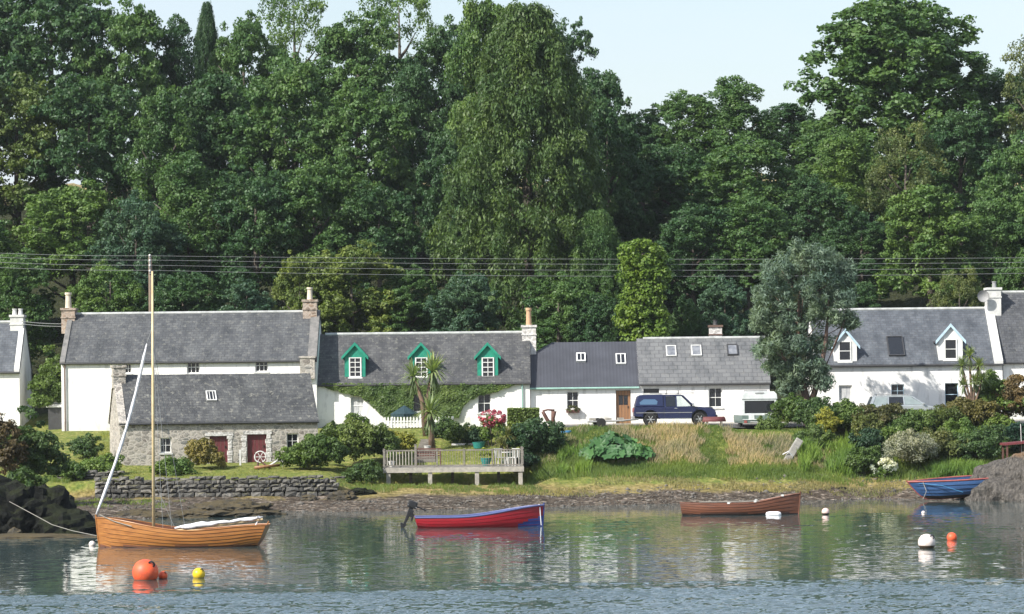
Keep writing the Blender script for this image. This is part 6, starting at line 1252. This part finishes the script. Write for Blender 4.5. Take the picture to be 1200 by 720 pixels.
# little caravan, end on
d = 173.6; xc, _ = W(891, 480, d); z0 = height(xc, d, False); _, zt = W(891, 459, d); hh = zt - z0; car = thing('caravan', 'small white and grey-green caravan seen end on beside the pine', 'caravan', (xc, d, z0), R(4)); w = 1.02; l = 3.2
_, zm = W(891, 487, d); zm -= z0
shellp = [(-w + .03, .35), (w - .03, .35), (w, zm), (-w, zm)]; MB().prism([(-w + .04, .35), (w - .04, .35), (w, .5), (w, zm), (-w, zm), (-w, .5)], 0, l, 'y').build('lower_body', 'caravan_green', car, bevel=.03)
wz0, wz1 = zm + .12, hh - .52
mb = MB(); mb.prism([(-w, hh - .42), (w, hh - .42), (w - .03, hh - .15), (w - .18, hh), (-w + .18, hh), (-w + .03, hh - .15)], -.04, l, 'y')
mb.box(-w, -w + .18, 0, l, zm + .003, hh - .423).box(w - .16, w, 0, l, zm + .003, hh - .423).box(-w + .18, w - .16, .0, .06, zm + .003, wz0).box(-w + .18, w - .16, .0, .06, wz1 + .0, hh - .423).box(-w + .18, w - .16, l - .1, l, zm + .003, hh - .423); mb.build('upper_body', 'caravan_white', car, bevel=.015)
MB().box(-w + .18, w - .16, .03, .05, wz0, wz1).build('end_window', 'glass', car); MB().box(-.25, .25, -.065, -.045, hh - .12, hh - .05).box(-.7, .5, .3, 1.2, hh, hh + .09).build('roof_vent', 'ceramic_grey', car)
MB().box(-w + .05, w - .05, -.035, -.003, zm - .25, zm - .21).box(-.62, -.3, -.03, -.003, .55, .85).build('trim', 'caravan_white', car)
for sg in (-1, 1): wheel(car, sg * .85, 1.7, .3, .18, side=sg); MB().box(sg * .8 - .08, sg * .8 + .08, -.03, -.003, zm - .42, zm - .28).build('tail_light', 'faded_red', car)
for wob in [o for o in bpy.data.objects if o.parent == car and o.name.startswith('wheel')]: wob.rotation_euler = (0, 0, R(90)); wob.location.x *= 1.0
MB().tube([(-.35, -.9, .42), (0, -1.2, .42), (.35, -.9, .42)], .04, 6).tube([(-.35, -.9, .42), (-.5, 0, .42)], .04, 6).tube([(.35, -.9, .42), (.5, 0, .42)], .04, 6).tube([(0, -1.2, 0), (0, -1.2, .6)], .03, 6).build('drawbar', 'ceramic_grey', car)

# ------------------------------------------------------------------ pole and wires
d = 189; x, _ = W(178, 400, d); _, zt = W(178, 299, d); z0 = height(x, d, False); rt = thing('utility_pole', 'brown utility pole with crossarms behind the tall white house', 'pole', (x, d, z0)); h_ = zt - z0
MB().tube([(0, 0, -.5), (0, 0, h_)], [.16, .11], 10).build('pole', 'pole_wood', rt, smooth=True)
levels = [0, .32, .62, .95]
for i, lv in enumerate(levels): MB().box(-.05, .05, -.18, -.12, h_ - .1 - lv - .12, h_ - .1 - lv).build('bracket', 'ceramic_grey', rt); MB().lathe([(.03, 0), (.07, .05), (.07, .13), (.03, .16)], 10, (0, -.2, h_ - .12 - lv)).build('insulator', 'off_white', rt)
x2, _ = W(1330, 330, 190); z2 = height(x2, 190, False); _, zt2 = W(1330, 292, 190); rt2 = thing('utility_pole', 'brown utility pole past the right edge carrying the same wires', 'pole', (x2, 190, z2)); MB().tube([(0, 0, -.5), (0, 0, zt2 - z2 + .3)], [.16, .11], 10).build('pole', 'pole_wood', rt2, smooth=True)
for i, (ya, ym, yb, side) in enumerate(((300, 304, 301, 'topmost'), (305, 310, 306, 'second from the top'), (311, 317, 312, 'third from the top'), (317, 324, 318, 'lowest'))):
    pts = []
    for k in range(33):
        t = k / 32; px = 178 + (1330 - 178) * t; py = ya + (yb - ya) * t + (ym - (ya + yb) / 2) * 4 * t * (1 - t); dd = 188.8 + 1.2 * t; a, b_ = W(px, py, dd); pts.append((a, dd, b_))
    tag(MB().tube(pts, .0095, 4).build('overhead_wire', 'wire'), f'overhead wire crossing the wood right of the pole, {side} of the four', 'wire', 'overhead wires')
    pts = []
    for k in range(13):
        t = k / 12; px = 178 - 320 * t; py = ya - 12 * t + 14 * t * (1 - t); a, b_ = W(px, py, 188.8 + t * 8); pts.append((a, 188.8 + t * 8, b_))
    tag(MB().tube(pts, .0095, 4).build('overhead_wire', 'wire'), f'overhead wire left of the pole, {side} of the four', 'wire', 'overhead wires')
for i, dy in enumerate((0, 3)):
    pts = []
    for k in range(9): t = k / 8; a, b_ = W(28 + 47 * t, 377 + dy + 3 * t + 3 * t * (1 - t), 185); pts.append((a, 184.5, b_))
    tag(MB().tube(pts, .02, 5).build('service_wire', 'wire'), ('upper' if i == 0 else 'lower') + ' service wire between the far left chimney and the tall house', 'wire')
# flower box, wheel and spars by the barn, stump on the bank, posts
a = DK.loc2(664.5, 483); b_ = DK.loc2(680, 478); r = thing('window_box', 'window box of trailing plants under the dark roofed cottage window', 'window box', (DK.O.x + a[0], DK.O.y - .3, DK.O.z + a[1] - .05)); w = b_[0] - a[0]; MB().box(0, w, 0, .22, 0, .18).build('box', 'dark_wood', r); rng = np.random.default_rng(4); cloud_obj('foliage', [cl_ell(rng, 22, (w / 2, .1, .2), (w / 2, .14, .18), .09, low=-.9)], 24, .09, .06, (.09, .10, .05), r, rng)
x = W(306, 541, 164)[0]; z0 = height(x, 164, False); mb = MB(); n_ = 24; mb.tube([(.30 * math.cos(t), 0, .62 + .30 * math.sin(t)) for t in np.linspace(0, 2 * math.pi, n_)], .035, 6)
for k in range(3): t = k * math.pi / 3; mb.tube([(.3 * math.cos(t), 0, .62 + .3 * math.sin(t)), (-.3 * math.cos(t), 0, .62 - .3 * math.sin(t))], .018, 5)
wr_ = thing('iron_wheel', 'pale iron wheel on a wooden prop before the right barn door', 'wheel', (x, 164, z0 + .05)); mb.build('wheel_rim', 'off_white', wr_); MB().tube([(-.15, 0, -.1), (-.12, 0, .35)], .06, 6).tube([(0, 0, .4), (.6, -.1, -.05)], .05, 6).build('prop', 'dark_wood', wr_)
pts = [W(300, 551, 163.6), W(330, 548, 164.2)]; mb = MB(); mb.tube([(pts[0][0], 163.4, height(pts[0][0], 163.4) + .12), (pts[1][0], 164.2, height(pts[1][0], 164.2) + .2)], [.09, .07], 8); tag(mb.build('driftwood_log', 'brown_door', smooth=True), 'tan log lying on the grass before the right barn door', 'log')
x = W(325, 545, 165)[0]; z0 = height(x, 165, False); mb = MB(); mb.tube([(-.5, 0, 0), (0, 0, .3), (.5, .0, .75), (.62, 0, .95)], [.05, .06, .06, .1], 7); mb.tube([(.35, 0, -.1), (.3, 0, .55)], .05, 6); tag(mb.build('driftwood_branch', 'off_white', smooth=True, loc=(x, 165, z0 + .03)), 'bleached forked branch propped before the right barn window', 'driftwood')
x = W(281.5, 540, 166)[0]; tag(MB().box(-.05, .05, -.05, .05, -.1, .85).build('white_post', 'off_white', loc=(x, 166.6, height(x, 166.6, False)), bevel=.01), 'short white post between the two barn doors', 'post')
x = W(925, 531, 166)[0]; z0 = height(x, 166.5, False); r = thing('mooring_stump', 'leaning weathered timber stump with a rope on the grassy bank', 'stump', (x, 166.3, z0), 0); mb = MB().box(-.2, .2, -.18, .18, -.4, 1.25); s_ = mb.build('timber', 'driftwood', r, bevel=.05); s_.rotation_euler = (0, R(32), 0); MB().tube([(-.3, -.2, .25), (0, -.3, .42), (.22, -.2, .15), (.3, 0, -.1)], .03, 6).build('rope', 'sail_white', r)
x = W(953, 495, 168)[0]; tag(MB().box(-.04, .04, -.04, .04, -.2, .75).build('fence_post', 'grey_wood', loc=(x, 168.6, height(x, 168.6, False))), 'thin grey post standing in the scrub under the pine', 'post')
x = W(66, 495, 183)[0]; z0 = height(x, 183, False); r = thing('garden_shed', 'small dark shed beside the left end of the tall white house', 'shed', (x, 183.5, z0)); MB().box(-.5, .4, 0, 1.2, 0, 1.35).build('wall', 'dark_trim', r); MB().prism([(-.1, 1.34), (-.1, 1.42), (1.3, 1.62), (1.3, 1.5)], -.6, .5, 'x').build('roof', 'off_white', r)

# ------------------------------------------------------------------ summer haze over the bay
hm = bpy.data.materials.new('haze'); hm.use_nodes = True; hn = hm.node_tree; hn.nodes.clear(); ho = hn.nodes.new('ShaderNodeOutputMaterial'); hv = hn.nodes.new('ShaderNodeVolumePrincipled')
hv.inputs['Color'].default_value = (.86, .93, 1, 1); hv.inputs['Density'].default_value = HAZE; hv.inputs['Anisotropy'].default_value = .2; hn.links.new(hv.outputs[0], ho.inputs['Volume']); M['haze'] = hm
tag(MB().box(-1600, 1600, -650, 1700, -6, 46).build('haze', 'haze'), kind='stuff')
